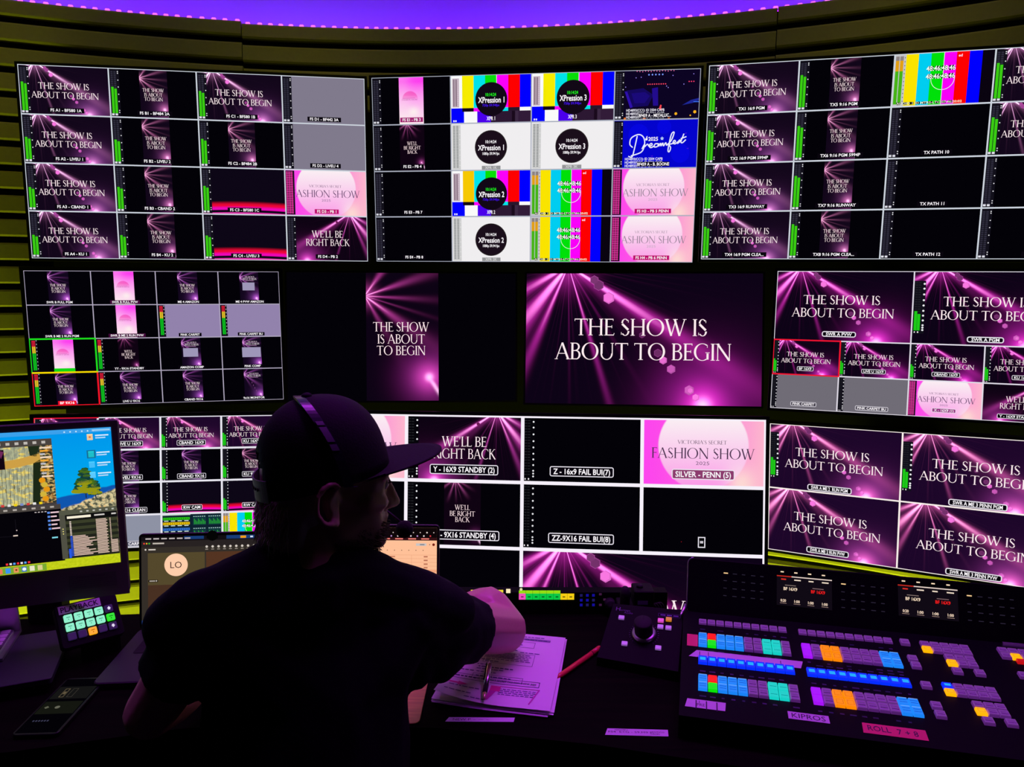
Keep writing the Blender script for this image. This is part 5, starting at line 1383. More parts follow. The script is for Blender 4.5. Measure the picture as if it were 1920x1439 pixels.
p.disc(.18, .56, .0045, (90, 92, 76), 2, 4); p.disc(.45, .56, .0045, (100, 100, 86), 2, 14)
for k in range(6): p.rect(.16 + .07 * k, .79, .20 + .07 * k, .815, (60, 60, 84), 2)
mb.build('screen', [PIX], phone)
pts = []
for x, y in ((-30, 1426), (10, 1425), (40, 1421), (70, 1420), (95, 1424), (130, 1434), (170, 1445)): pts.append(at_z(x, y, .66))
mb = MB(); mb.tube([p_ + Vector((0, 0, .0)) for p_ in pts], .0022, 6)
cb = mb.build('hanging_cable', mat_pbr('grey_cable', (.3, .26, .3), .4)); tag(cb, 'thin grey cable hanging under the left desk edge', 'cable')

# ------------------------------------------------------------------ production switcher
DO = Vector((0.39654384697489864, 1.3947339698897967, 0.8270399192476297))
DX = Vector((0.968081161689398, -0.24961004664187234, 0.022664708194641527)).normalized()
DD = Vector((-0.24544175910590948, -0.9624470564875507, -0.11599140634308261)); DD = (DD - DX * DD.dot(DX)).normalized()
DNn = DX.cross(-DD).normalized()
Md = Matrix.Identity(4)
for i in range(3): Md[i][0] = DX[i]; Md[i][1] = -DD[i]; Md[i][2] = DNn[i]; Md[i][3] = DO[i]
U = .0178
sw = thing('production_switcher', 'wide black video switcher with rows of glowing coloured buttons', 'video switcher', Md)
KH = .006       # the button tops lie in the z = 0 plane, the panel lies KH below
iv = Md.inverted()
u0, u1, v0, v1 = -2.3 * U, 47 * U, -5.4 * U, 13.6 * U
top = [Vector((u0, -v1, -KH)), Vector((u1, -v1, -KH)), Vector((u1, -v0, -KH)), Vector((u0, -v0, -KH))]
bot = [iv @ Vector(((Md @ q).x, (Md @ q).y, DESK_Z + .0005)) for q in top]
mb = MB(); mb.add(top + bot, [(0, 1, 2, 3), (7, 6, 5, 4), (0, 4, 5, 1), (1, 5, 6, 2), (2, 6, 7, 3), (3, 7, 4, 0)]); mb.build('deck', M_DECK, sw)
# upright display panel along the rear edge
hx = Vector((1, -.012, -.006)).normalized(); tilt = radians(22)
HB = Vector((-1.9 * U, 5.38 * U, -.004))
wx = (Md.to_3x3() @ hx).normalized(); bk = Vector((0, 0, 1)).cross(wx).normalized()
upw = Vector((0, 0, 1)) * cos(tilt) + bk * sin(tilt)
Mu_w = frame(Md @ HB, wx, z=upw); Mu = iv @ Mu_w
PHT = .113
mb = MB(); mb.bbox((0, 0, -.004), (.86, .022, PHT), .012, 0, 1, 5, ch=.002, mat=Mu); pan = mb.build('display_panel', M_DECK, sw)
mb = MB(); mb.tube([Mu @ Vector((-.0005, .002, z)) for z in (0, .03, .06, .09, PHT - .012)] + [Mu @ Vector((.012 - .0125 * cos(a), .002, PHT - .012 + .0125 * sin(a))) for a in (.4, .8, 1.2, 1.57)], .0014, 6)
mb.build('edge_trim', M_ALU, sw, 'bright metal edge trim')
mb = MB(); mb.tube([Mu @ Vector((-.003, -.004, .012)), Mu @ Vector((-.006, -.010, .001)), Mu @ Vector((-.010, -.016, -.006)), Mu @ Vector((-.012, -.030, -.010))], [.0035, .004, .0035, .001], 8)
mb.build('hinge', M_ALU, sw, 'bright metal hinge at the left')
def lcd(x0, z0):
    w, h = .110, .062
    mb = MB(); p = Paint(mb, lambda u, v, l: Mu @ Vector((x0 + u, -.0006 - l, z0 - v)), w, h, 0, .0002)
    p.rect(0, .0, 1, 1, (16, 10, 20), 0)
    p.rect(0, .0, .27, .035, (190, 40, 30), 2); p.rect(.27, .0, 1, .035, (225, 205, 195), 2)
    for k, c in enumerate(((230, 50, 40), (240, 220, 200), (240, 220, 200), (240, 220, 200))): p.rect(.08 - .01 * (k % 2) + .25 * k, .10, .17 + .02 * (k % 2) + .25 * k, .14, c, 2)
    p.rect(.15, .30, .35, .325, (130, 112, 108), 2); p.text('BF 16X9', .25, .43, .10, (255, 228, 200), 2, 'bold', .25)
    p.rect(.65, .33, .85, .355, (130, 100, 104), 2); p.text('BF 16X9', .75, .45, .10, (255, 30, 30), 2, 'bold', .25)
    for k, s in enumerate(('0:20', '1:00', '1:00', '1:00')): p.text(s, .12 + .25 * k, .83, .085, (255, 225, 200), 2, 'bold', .10); p.rect(.06 + .25 * k, .91, .18 + .25 * k, .925, (170, 140, 130), 2)
    mb.build('lcd_screen', [PIX], pan)
    for k in range(4):
        mb = MB(); p = Paint(mb, lambda u, v, l: Mu @ Vector((x0 + u, -.0004, z0 + .012 - v)), w, .01, 0)
        p.rect(.07 + .25 * k, .3, .13 + .25 * k, .55, (255, 225, 190), 1); mb.build('status_light', [PIX], pan)
lcd(.186, .0925); lcd(.4225, .0960); lcd(.659, .0990)
for x0 in (.080, .318, .553):
    mb = MB(); p = Paint(mb, lambda u, v, l: Mu @ Vector((u, -.0004, PHT - v)), .86, PHT, 0)
    for r in range(4):
        for c in range(5):
            if (r, c) == (0, 0): p.rect((x0 - .004) / .86, .225 , (x0 + .005) / .86, .245, (255, 210, 150), 1)
            else: p.rect((x0 + .019 * c - .004) / .86, .23 + .14 * r, (x0 + .019 * c + .003 + .002 * (c % 2)) / .86, .245 + .14 * r, (40, 34, 52), 1)
    mb.build('panel_print', [PIX], pan)

def mat_btn(name, c, s=1.0):
    return mat_pbr(name, tuple(min(1, x * .08 + .01) for x in lin(c)), .25, emis=lin(c), estr=s)
BT = {'sky': mat_btn('sky_blue_lit_button', (25, 130, 245)), 'red': mat_btn('red_lit_button', (255, 20, 10)), 'green': mat_btn('green_lit_button', (10, 225, 10)),
      'teal': mat_btn('teal_lit_button', (20, 205, 195)), 'blue': mat_btn('blue_lit_button', (5, 45, 255)), 'purple': mat_btn('purple_lit_button', (165, 20, 245)),
      'orange': mat_btn('orange_lit_button', (255, 135, 0)), 'amber': mat_btn('amber_hot_button', (255, 160, 0), 1.4), 'deepred': mat_btn('deep_red_button', (190, 15, 20)),
      'clear': mat_pbr('clear_button_violet_glow', (.24, .20, .30), .2, emis=lin((78, 30, 104)), estr=.95)}  # clear buttons are unlit; their emission imitates the violet room light
M_LINE = mat_pbr('button_rim', (.7, .66, .75), .2, emis=(.3, .2, .4), estr=.25)
M_MARK = mat_pixels('button_mark', .55)
btn_cache = {}
def btn_mesh(kind, w, h, ht, marks=True):
    k = (kind, w, h)
    if k in btn_cache: return btn_cache[k]
    mb = MB(); b = KH + .0005; i = .0011
    a, c = w / 2, h / 2
    lo = [(-a, -c, -b), (a, -c, -b), (a, c, -b), (-a, c, -b)]; hi = [(-a + i * .4, -c + i * .4, ht - .0012), (a - i * .4, -c + i * .4, ht - .0012), (a - i * .4, c - i * .4, ht - .0012), (-a + i * .4, c - i * .4, ht - .0012)]
    tp_ = [(-a + i, -c + i, ht), (a - i, -c + i, ht), (a - i, c - i, ht), (-a + i, c - i, ht)]
    V = lo + hi + tp_; F = [(3, 2, 1, 0), (8, 9, 10, 11)]
    mi = []
    for q in range(4):
        r = (q + 1) % 4; F.append((q, r, 4 + r, 4 + q)); F.append((4 + q, 4 + r, 8 + r, 8 + q))
    mb.add(V, F, 0)
    for j in (1, 3):  # nothing: rims are drawn below
        pass
    p = Paint(mb, lambda u, v, l: (-a + i + u, c - i - v, ht + .0002), w - 2 * i, h - 2 * i, 1)
    t = .0004
    if kind == 'clear':
        p.box(0, 0, 1, 1, t, (176, 116, 200), 0); p.rect(.1, .30, .9, .36, (130, 80, 160), 0); p.rect(.1, .62, .9, .68, (60, 26, 84), 0)  # bright rim painted as light caught on the button edges
    elif kind == 'sky': p.rect(.08, .30, .92, .36, (20, 60, 190), 0); p.rect(.08, .62, .92, .68, (20, 60, 190), 0); p.rect(.0, .0, 1, .05, (150, 190, 255), 0)
    elif kind == 'blue': p.rect(.15, .25, .85, .70, (40, 170, 255), 0)
    elif kind == 'teal': p.rect(.1, .58, .9, .64, (10, 120, 130), 0)
    elif kind in ('orange', 'amber'): p.box(.12, .2, .88, .8, t, (170, 60, 0), 0)
    me = mb.mesh(kind + '_button', [BT[kind], PIX if kind in ('sky', 'blue', 'teal', 'orange', 'amber') else M_MARK]); btn_cache[k] = me; return me
def put(name, kind, cu, cv, w=.94, h=1.17, ht=0.0):
    o = bpy.data.objects.new(name, btn_mesh(kind, w * U, h * U, ht)); COL.objects.link(o); o.parent = sw; o.location = (cu * U, -cv * U, 0); return o
ROWA = ['sky', 'RG', 'sky', 'sky', 'sky', 'clear', 'clear', 'teal', 'teal', 'clear']
ROWB = ['purple', 'clear', 'orange', 'orange', 'clear', 'clear', 'clear', 'clear', 'sky', 'sky']
B2 = 11.186
for v_ in (0, 7.668):
    for c in range(10):
        for r in (0, 1):
            k = ROWA[c]; k = ('red' if r == 0 else 'green') if k == 'RG' else k
            put('source_button', k, c, v_ + r * 1.25); put('source_button', ROWB[c], B2 + c, v_ + r * 1.25)
for c in range(10):
    put('shift_button', 'blue', c, 4.434, .96, 1.25); put('shift_button', 'blue', B2 + c, 4.434, .96, 1.25)
    put('label_button', 'clear', c, -3.15, .90, .95, -.002); put('label_button', 'clear', B2 + c, -3.05, .90, .95, -.002)
def grp(cu, cv, n, rows, special):
    for r in range(rows):
        for c in range(n): put('transition_button', special.get((c, r), 'clear'), cu + c * .98, cv + r * .96, .92, .88)
grp(23.9, -2.95, 5, 2, {(0, 1): 'amber'})
grp(25.75, -.85, 3, 2, {(0, 1): 'amber'}); put('transition_button', 'clear', 25.85, 1.45, .95, .92); put('transition_button', 'clear', 27.95, 1.4, .95, .92)
grp(24.1, 4.25, 5, 2, {(0, 0): 'blue', (0, 1): 'amber'})
grp(26.05, 6.75, 3, 2, {(0, 1): 'amber'}); put('transition_button', 'clear', 26.25, 9.0, .95, .92); put('transition_button', 'clear', 28.2, 8.9, .95, .92)
for cu, cv in ((21.9, -2.95), (21.95, .05), (21.98, 1.25), (22.1, 4.5), (22.18, 7.6), (22.2, 8.9)): put('transition_button', 'clear', cu, cv, .95, .95)
grp(31.6, -3.2, 6, 2, {(1, 1): 'amber'}); put('transition_button', 'deepred', 32.75, -1.5, .8, .6); put('transition_button', 'clear', 32.1, 1.0, .95, .92); put('transition_button', 'clear', 33.2, 1.0, .95, .92)
mb = MB(); mb.bbox((31.9 * U, 4.1 * U, -KH), (40 * U, 4.35 * U, .004), .001, 0, 2, 2); mb.build('fader_bar', M_ALU, sw, 'bright metal bar at the right')
# dim legends printed between the rows
mb = MB(); p = Paint(mb, lambda u, v, l: (u, -v, -KH + .0004), 1, 1, 0); rg = random.Random(5)
for x0, rows in ((0, (-1.7, 2.45, 3.0, 6.2, 10.3)), (B2, (-1.6, 2.5, 3.0, 6.1, 6.7, 10.4))):
    mb = MB(); p = Paint(mb, lambda u, v, l: (u, -v, -KH + .0004), 1, 1, 0)
    for v_ in rows:
        for c in range(10):
            if rg.random() < .75:
                w_ = rg.uniform(.25, .7); p.rect((x0 + c - w_ / 2) * U, (v_ - .10) * U, (x0 + c + w_ / 2) * U, (v_ + .10) * U, ((40, 36, 66), (60, 46, 90), (20, 46, 70))[rg.randrange(3)], 0)
    mb.build('panel_print', [PRINT], sw)
def deck_tape(cu, cv, w, h, lines, mat, lab, jag=.0, z=-KH + .0003, rot=0.0):
    M = Md @ Matrix.Translation((cu * U, -cv * U, z)) @ Matrix.Rotation(radians(rot), 4, 'Z') @ Matrix.Diagonal((1, -1, 1, 1))
    tape(sw, M, w * U, h * U, lines, mat, lab, jag)
deck_tape(-1.75, -.45, 1.2, 2.3, [], M_PINKTAPE, 'plain pink tape square')
deck_tape(-1.5, 2.55, 11.7, 1.25, [('|', .10, .4, .5, None), ('|', .18, .4, .5, None), ('|', .83, .5, .5, None)], M_TAPE, 'long white tape strip above the blue buttons', .015)
deck_tape(-1.75, 10.95, 3.9, 1.25, [('|', .28, .5, .8, None), ('1', .36, .28, .3, None), ('PRE', .40, .62, .32, .2), ('|', .54, .5, .8, None), ('|', .80, .5, .8, None)], M_TAPE, 'white tape strip with small handwritten boxes', .004)
deck_tape(8.08, 11.0, 3.75, 1.05, [('KIPROS', .5, .5, .62, .82)], M_TAPE, 'white tape reading KIPROS', 0)
deck_tape(14.65, 11.3, 5.55, 1.4, [('ROLL', .27, .45, .5, .36), ('7 + 8', .71, .5, .5, .32)], M_PINKTAPE, 'pink tape reading ROLL 7 + 8', .002)

# ------------------------------------------------------------------ the person
M_SKIN = mat_pbr('skin', (.66, .39, .29), .38, 0, (160, .12), var=.06)
M_SHIRT = mat_pbr('black_cotton', (.006, .006, .009), .9, 0, (140, .3), spec=.15)
M_JEANS = mat_pbr('dark_denim', (.012, .014, .022), .9)
M_SHOE = mat_pbr('black_shoe', (.01, .01, .01), .6)
M_CAP = mat_pbr('black_cap_twill', (.0055, .005, .007), .8, 0, (300, .25), spec=.3)
M_HAIR = mat_pbr('light_brown_hair', (.62, .52, .42), .55)
M_BEARD = mat_pbr('brown_beard', (.13, .07, .05), .6)
M_STRAP = mat_pbr('grey_strap_plastic', (.30, .29, .32), .5)

ico = bmesh.new(); bmesh.ops.create_icosphere(ico, subdivisions=2, radius=1.0)
ICO = [v.co.copy() for v in ico.verts]; ico.free()
def hull(bm, items, xf=None):
    """convex hull of ellipsoids (centre, radius or radii, optional 3x3 axes)"""
    t = bmesh.new()
    for it in items:
        c, r = Vector(it[0]), it[1]
        r = (r, r, r) if not isinstance(r, (tuple, list)) else r
        A = it[2] if len(it) > 2 else None
        for q in ICO:
            v = Vector((q.x * r[0], q.y * r[1], q.z * r[2]))
            if A is not None: v = A @ v
            v = c + v
            t.verts.new(xf @ v if xf is not None else v)
    res = bmesh.ops.convex_hull(t, input=t.verts)
    bmesh.ops.delete(t, geom=[v for v in t.verts if not v.link_faces], context='VERTS')
    me = bpy.data.meshes.new('hull'); t.to_mesh(me); t.free(); bm.from_mesh(me); bpy.data.meshes.remove(me)
def chain(bm, pts, xf=None):
    for a, b in zip(pts, pts[1:]): hull(bm, [a, b], xf)
def skin_over(bm, name, voxel, smooth_it, mat, parent=None, disp=None):
    """one continuous surface over the overlapping pieces"""
    me = bpy.data.meshes.new(name); bm.to_mesh(me); bm.free()
    o = bpy.data.objects.new(name, me); COL.objects.link(o)
    r = o.modifiers.new('skin', 'REMESH'); r.mode = 'VOXEL'; r.voxel_size = voxel; r.use_smooth_shade = True
    s = o.modifiers.new('smooth', 'SMOOTH'); s.factor = .5; s.iterations = smooth_it
    dg = bpy.context.evaluated_depsgraph_get()
    m2 = bpy.data.meshes.new_from_object(o.evaluated_get(dg))
    o.modifiers.clear(); o.data = m2; m2.name = name; bpy.data.meshes.remove(me)
    if disp:
        for v in m2.vertices: v.co += disp(v.co, v.normal)
    m2.materials.clear(); m2.materials.append(mat)
    for p in m2.polygons: p.use_smooth = True
    if parent is not None:
        o.parent = parent; o.matrix_parent_inverse = parent.matrix_world.inverted()
    return o

person = thing('person', 'person in a black t-shirt and flat-brimmed cap seated at the desk, looking right', 'person', Matrix.Translation((-.335, 1.04, 0)))
HA = radians(24)
HC = at_y(617, 903, 1.13)
Mh = frame(HC, (cos(HA), sin(HA), 0), up=(0, 0, 1)) @ Matrix.Rotation(radians(3), 4, 'Y')   # x = face, y = left, z = up; z=0 at the eyes
bm = bmesh.new()
# head
hull(bm, [((-.022, 0, .030), (.088, .074, .085)), ((.020, 0, .030), (.072, .070, .078))], Mh)
hull(bm, [((.066, 0, .020), (.030, .056, .026)), ((.054, 0, -.036), (.034, .060, .034)), ((.0, 0, -.01), (.06, .068, .05))], Mh)
hull(bm, [((.054, 0, -.036), (.034, .058, .030)), ((.068, 0, -.098), (.027, .034, .022)), ((.008, .046, -.062), (.026, .018, .030)), ((.008, -.046, -.062), (.026, .018, .030)), ((0, 0, -.02), (.05, .06, .04))], Mh)
hull(bm, [((.081, 0, -.104), (.017, .022, .016)), ((.076, 0, -.074), (.018, .030, .012))], Mh)
for s in (-1, 1):
    hull(bm, [((.084, s * .012, .020), (.012, .012, .009)), ((.074, s * .044, .018), (.014, .012, .010))], Mh)      # brow
    hull(bm, [((.070, s * .038, -.028), (.020, .020, .016)), ((.050, s * .056, -.024), .014)], Mh)                    # cheekbone
hull(bm, [((.088, 0, .006), (.008, .008, .010)), ((.110, 0, -.041), (.010, .010, .009))], Mh)
hull(bm, [((.110, 0, -.041), (.010, .010, .009)), ((.094, .013, -.042), (.010, .008, .007)), ((.094, -.013, -.042), (.010, .008, .007)), ((.088, 0, -.020), .010)], Mh)
hull(bm, [((.090, 0, -.062), (.010, .020, .006)), ((.084, .0, -.062), (.010, .026, .005))], Mh)
hull(bm, [((.088, 0, -.073), (.010, .018, .006)), ((.082, .0, -.073), (.010, .024, .005))], Mh)
for s in (-1, 1):   # ears
    hull(bm, [((-.012, s * .074, -.006), (.016, .006, .020)), ((-.004, s * .073, -.040), (.010, .006, .014))], Mh)
    rim = []
    for k in range(11):
        a = radians(60 + k * 21); rim.append(((-.012 + .021 * cos(a) - .001 * k * .2, s * (.083 + .006 * sin(a / 2) + .003 * (cos(a) < 0)), -.012 + .031 * sin(a)), .0052))
    rim.append(((-.002, s * .078, -.046), .0075)); chain(bm, rim, Mh)
    chain(bm, [((-.006, s * .081, .006), .0045), ((-.016, s * .083, -.010), .0045), ((-.010, s * .081, -.028), .0045)], Mh)
NB = Vector((-.325, 1.095, 1.075))
nk = Mh @ Vector((-.030, 0, -.055)); nk2 = Mh @ Vector((-.022, 0, -.10))
chain(bm, [(Mh @ Vector((.046, 0, -.098)), .026), (Mh @ Vector((.030, 0, -.125)), .034), (NB + Vector((.050, .030, -.012)), .040)])
chain(bm, [(nk, (.060, .058, .04)), (nk2, (.060, .058, .03)), (NB, (.072, .066, .03))])
# trunk
SHL = Vector((-.468, 1.065, 1.020)); SHR = Vector((-.172, 1.145, .990))
hull(bm, [(NB + Vector((0, 0, -.02)), .062), (SHL, .052), (SHR, .048)])
hull(bm, [(SHL, .050), (SHR, .046), ((-.330, 1.10, .90), (.150, .100, .09))])
hull(bm, [((-.330, 1.10, .90), (.150, .100, .09)), ((-.335, 1.045, .70), (.150, .108, .08)), ((-.335, 1.02, .53), (.165, .125, .07))])
TRAP_R = [(at_y(655, 1082, 1.11), .056), (at_y(722, 1100, 1.13), .050), (at_y(795, 1126, 1.155), .048), (at_y(845, 1146, 1.20), .047)]
TRAP_L = [(at_y(530, 1072, 1.09), .056), (at_y(445, 1104, 1.07), .052), (at_y(372, 1134, 1.06), .053), (at_y(330, 1172, 1.06), .050)]
chain(bm, [(p_, r_ - .009) for p_, r_ in TRAP_R]); chain(bm, [(p_, r_ - .009) for p_, r_ in TRAP_L])
# right arm: elbow leaning on the desk
ELR = at_y(944, 1181, 1.425); WRR = Vector((-.225, 1.482, .830))
chain(bm, [(SHR, .050), (SHR.lerp(ELR, .5) + Vector((0, 0, -.008)), .052), (ELR, .050)])
mid = ELR.lerp(WRR, .22) + Vector((.012, .012, .026))
chain(bm, [(ELR, .050), (mid, .053), (ELR.lerp(WRR, .55) + Vector((0, 0, .006)), .038), (WRR, .026)])
# left arm
ELL = at_y(281, 1338, 1.08); WRL = Vector((-.540, 1.335, .826))
chain(bm, [(SHL, .052), (SHL.lerp(ELL, .5), .047), (ELL, .041)])
chain(bm, [(ELL, .041), (ELL.lerp(WRL, .25) + Vector((0, 0, -.004)), .043), (ELL.lerp(WRL, .6), .035), (WRL, .026)])
def hand(bm, wrist, fwd, side, s):
    """relaxed hand lying on a keyboard; s = +1 when the thumb is on the right"""
    f = Vector(fwd).normalized(); r = f.cross(Vector((0, 0, 1))).normalized(); up = Vector((0, 0, 1))
    A = Matrix((f, -r, up)).transposed()
    kn = wrist + f * .085 + up * .006
    hull(bm, [(wrist, (.026, .024, .016), A), (wrist + f * .030, (.02, .030, .016), A), (kn + r * .028, .012), (kn - r * .028, .012), (kn, .0135)])
    for k, (o, L) in enumerate(((.030, .070), (.011, .080), (-.010, .075), (-.029, .058))):
        b = kn + r * (o * s * 1.0); d = (f + r * (o * s * 1.2)).normalized()
        p1 = b + d * L * .45 + up * .010; p2 = p1 + d * L * .32 - up * .010; p3 = p2 + d * L * .22 - up * .016
        chain(bm, [(b, .0095), (p1, .0088), (p2, .0080), (p3, .0070)])
    b = wrist + f * .028 + r * (s * .024); d = (f * .75 + r * s * .65).normalized()
    chain(bm, [(b, .012), (b + d * .038 - up * .004, .0105), (b + d * .066 - up * .010, .0085)])
hand(bm, WRR, (-.93, .36, -.06), None, -1)
hand(bm, WRL, (.18, .98, -.08), None, 1)
# legs
for s in (-1, 1):
    hp = Vector((-.335 + s * .095, 1.04, .535)); kn = Vector((-.335 + s * .13, 1.44, .53)); an = Vector((-.335 + s * .13, 1.35, .09))
    chain(bm, [(hp, .085), (hp.lerp(kn, .5), .075), (kn, .058)]); chain(bm, [(kn, .056), (kn.lerp(an, .3), .054), (an, .036)])
    hull(bm, [(an + Vector((0, -.01, -.045)), .030), (an + Vector((0, .15, -.062)), (.036, .04, .020))])
skin_over(bm, 'body', .0042, 3, M_SKIN, person)
# eyes
for s in (-1, 1):
    mb = MB(); mb.lathe([(.0118 * sin(a), .0118 * -cos(a)) for a in [k * pi / 10 + .001 for k in range(11)]], 14, 0, Mh @ Matrix.Translation((.079, s * .031, .001)))
    o = mb.build('eye', mat_pbr('eye_white', (.6, .58, .56), .2)); o.parent = person; o.matrix_parent_inverse = person.matrix_world.inverted()

# t-shirt
def folds(scale, amp, seed):
    from mathutils import noise as mn
    def f(co, n):
        q = Vector((co.x * scale, co.y * scale, co.z * scale * .45 + seed))
        return n * (amp * mn.noise(q) + amp * .5 * mn.noise(q * 2.3))
    return f
bm = bmesh.new()
chain(bm, TRAP_R); chain(bm, TRAP_L); hull(bm, [TRAP_R[0], TRAP_L[0], ((-.330, 1.10, .92), (.12, .09, .06))])
hull(bm, [TRAP_R[2], TRAP_L[2], ((-.330, 1.10, .92), (.12, .09, .06))])
hull(bm, [(at_y(772, 1250, 1.16), .044), (at_y(700, 1200, 1.14), .05), (SHR, .05)])
chain(bm, [(NB + Vector((.012, .004, .022)), (.086, .074, .020)), (NB + Vector((0, 0, -.03)), (.09, .08, .03))])
hull(bm, [(NB + Vector((0, 0, -.030)), .068), (SHL, .062), (SHR, .054)])
hull(bm, [(NB + Vector((-.040, -.005, -.008)), (.05, .06, .034)), (SHL + Vector((.01, 0, .005)), .055)])
hull(bm, [(NB + Vector((.035, .005, -.012)), (.05, .06, .03)), (SHR + Vector((-.01, 0, .005)), .050)])
hull(bm, [(SHL, .062), (SHR, .055), ((-.330, 1.10, .90), (.168, .114, .09))])
hull(bm, [((-.330, 1.10, .90), (.168, .114, .09)), ((-.332, 1.045, .70), (.170, .122, .08)), ((-.335, 1.02, .54), (.182, .138, .05))])
def sleeve(bm, a, b, t, r0, r1):
    e = a.lerp(b, t); d = (b - a).normalized()
    A = d.to_track_quat('Z', 'Y').to_matrix()
    hull(bm, [(a, r0), (a.lerp(e, .6), (r0 * .5 + r1 * .5,) * 3), (e, (r1, r1, .004), A)])
sleeve(bm, SHR + Vector((0, 0, -.004)), ELR + Vector((-.012, 0, -.016)), .60, .060, .066)
dr = at_y(815, 1236, 1.20); hull(bm, [(dr, .045), (SHR, .045), (SHR.lerp(ELR, .45) + Vector((0, 0, -.03)), .045)])
sleeve(bm, SHL, ELL, .58, .064, .064)
skin_over(bm, 'tshirt', .006, 5, M_SHIRT, person, folds(14, .0045, 3))
# trousers and shoes
bm = bmesh.new()
for s in (-1, 1):
    hp = Vector((-.335 + s * .095, 1.04, .535)); kn = Vector((-.335 + s * .13, 1.44, .53)); an = Vector((-.335 + s * .13, 1.35, .12))
    chain(bm, [(hp, .092), (hp.lerp(kn, .5), .082), (kn, .066)]); chain(bm, [(kn, .064), (kn.lerp(an, .3), .062), (an, .050)])
hull(bm, [((-.335, 1.03, .56), (.172, .130, .04)), ((-.335, 1.04, .52), (.175, .13, .06))])
skin_over(bm, 'trousers', .009, 4, M_JEANS, person)
for s in (-1, 1):
    an = Vector((-.335 + s * .13, 1.35, .09)); bm = bmesh.new()
    hull(bm, [(an + Vector((0, -.015, -.050)), (.036, .040, .036)), (an + Vector((0, .03, -.02)), .036), (an + Vector((0, .16, -.064)), (.042, .045, .022))])
    skin_over(bm, 'shoe', .007, 3, M_SHOE, person)
# hair at the nape and through the gap of the cap
bm = bmesh.new()
hull(bm, [((-.040, 0, .02), (.068, .074, .066)), ((-.042, 0, -.03), (.062, .071, .04))], Mh)
hull(bm, [((-.052, 0, -.040), (.054, .064, .035)), ((-.054, 0, -.085), (.046, .056, .028))], Mh)
from mathutils import noise as mnoise
hair = skin_over(bm, 'hair', .004, 4, M_HAIR, person, lambda co, n: n * (.004 * mnoise.noise(Vector((co.x * 70, co.y * 70, co.z * 18)))))
mb = MB(); rg = random.Random(11)
for k in range(420):
    a = radians(180 + rg.uniform(-58, 62)); z = rg.uniform(-.070, -.012)
    p0 = Vector((-.040 + .062 * cos(a), .068 * sin(a), z)); out = Vector((cos(a), sin(a), 0))
    L = rg.uniform(.016, .034); tw = Vector((-out.y, out.x, 0)) * rg.uniform(-.010, .010)
    pts = [Mh @ (p0 - out * .004), Mh @ (p0 + out * .008 + Vector((0, 0, -L * .4)) + tw * .5), Mh @ (p0 + out * rg.uniform(.004, .014) + Vector((0, 0, -L)) + tw)]
    mb.tube(pts, [.0011, .0010, .0003], 4)
hs = mb.build('hair_strands', M_HAIR, hair, None); hs.parent = hair; hs.matrix_parent_inverse = hair.matrix_world.inverted(); hs['kind'] = 'stuff'
# beard
mb = MB()
for k in range(900):
    a = radians(rg.uniform(-100, 100)); t = rg.random()
    # along the jaw: from ear to chin, rows from cheek to under the jaw
    x = .076 * cos(a) * (1.0 if abs(a) < 1 else .95) + .014; y = .052 * sin(a); z = -.064 - .054 * t
    if abs(a) < .45 and -.082 < z < -.056 and rg.random() < .75: continue
    sh = 1 - .30 * max(0, t - .45)
    p0 = Vector((x * sh, y * sh, z)); out = Vector((cos(a), sin(a) * .8, -.12)).normalized()
    L = rg.uniform(.000, .0045) * (1.0 if abs(a) < .7 else .3)
    p1 = p0 + out * (.010 if abs(a) < .7 else .004)
    mb.tube([Mh @ p0, Mh @ (p1 + out * L * .5), Mh @ (p1 + out * L + Vector((0, 0, -.002)))], [.0009, .0007, .0002], 3)
bd = mb.build('beard', M_BEARD); bd.parent = person; bd.matrix_parent_inverse = person.matrix_world.inverted(); bd['kind'] = 'stuff'
mb = MB()
for k in range(26):       # lashes and brow hair on the side that shows
    for s in (-1, 1):
        q = Vector((.088 + rg.uniform(-.003, .004), s * rg.uniform(.020, .040), .020)); mb.tube([Mh @ q, Mh @ (q + Vector((.006, s * .004, .004)))], [.0008, .0003], 3)
        q = Vector((.087, s * rg.uniform(.022, .040), .002)); mb.tube([Mh @ q, Mh @ (q + Vector((.007, s * .001, .0015)))], [.0006, .0002], 3)
bd = mb.build('eyebrows', M_BEARD); bd.parent = person; bd.matrix_parent_inverse = person.matrix_world.inverted(); bd['kind'] = 'stuff'

# cap
Mc = Mh @ Matrix.Translation((-.010, 0, .012)) @ Matrix.Rotation(radians(-8), 4, 'Y')
RXf, RXb, RYs, RZ = .106, .101, .086, .128
def crown(a, t):
    """a: direction (0 = front), t: 0 at the rim .. 1 at the button"""
    c = cos(a); ex = 2.7 if c > 0 else 2.15
    ex = 2.15 + .55 * max(0, c)
    q = t * pi / 2
    rr = max(0, cos(q)) ** (2 / ex); zz = max(0, sin(q)) ** (2 / ex)
    rx = RXf if c > 0 else RXb
    tilt = -.016 * (1 - t) * max(0, -c)
    return Vector((rx * c * rr - .010 * zz, RYs * sin(a) * rr, RZ * zz + tilt))
NA, NT = 72, 18
mb = MB(); V = []; F = []
for j in range(NT + 1):
    for i in range(NA): V.append(Mc @ crown(2 * pi * i / NA, j / NT * .995))
for j in range(NT):
    for i in range(NA):
        a = 2 * pi * (i + .5) / NA; d = abs(a - pi)
        if d < .48 and (j + .5) / NT < .36 * sqrt(max(0, 1 - (d / .48) ** 2)): continue      # the gap above the strap
        F.append((j * NA + i, j * NA + (i + 1) % NA, (j + 1) * NA + (i + 1) % NA, (j + 1) * NA + i))
F.append(tuple(range(NT * NA, NT * NA + NA)))
mb.add(V, F, 0, smooth=True)
cap = mb.build('cap', M_CAP); cap.parent = person; cap.matrix_parent_inverse = person.matrix_world.inverted()
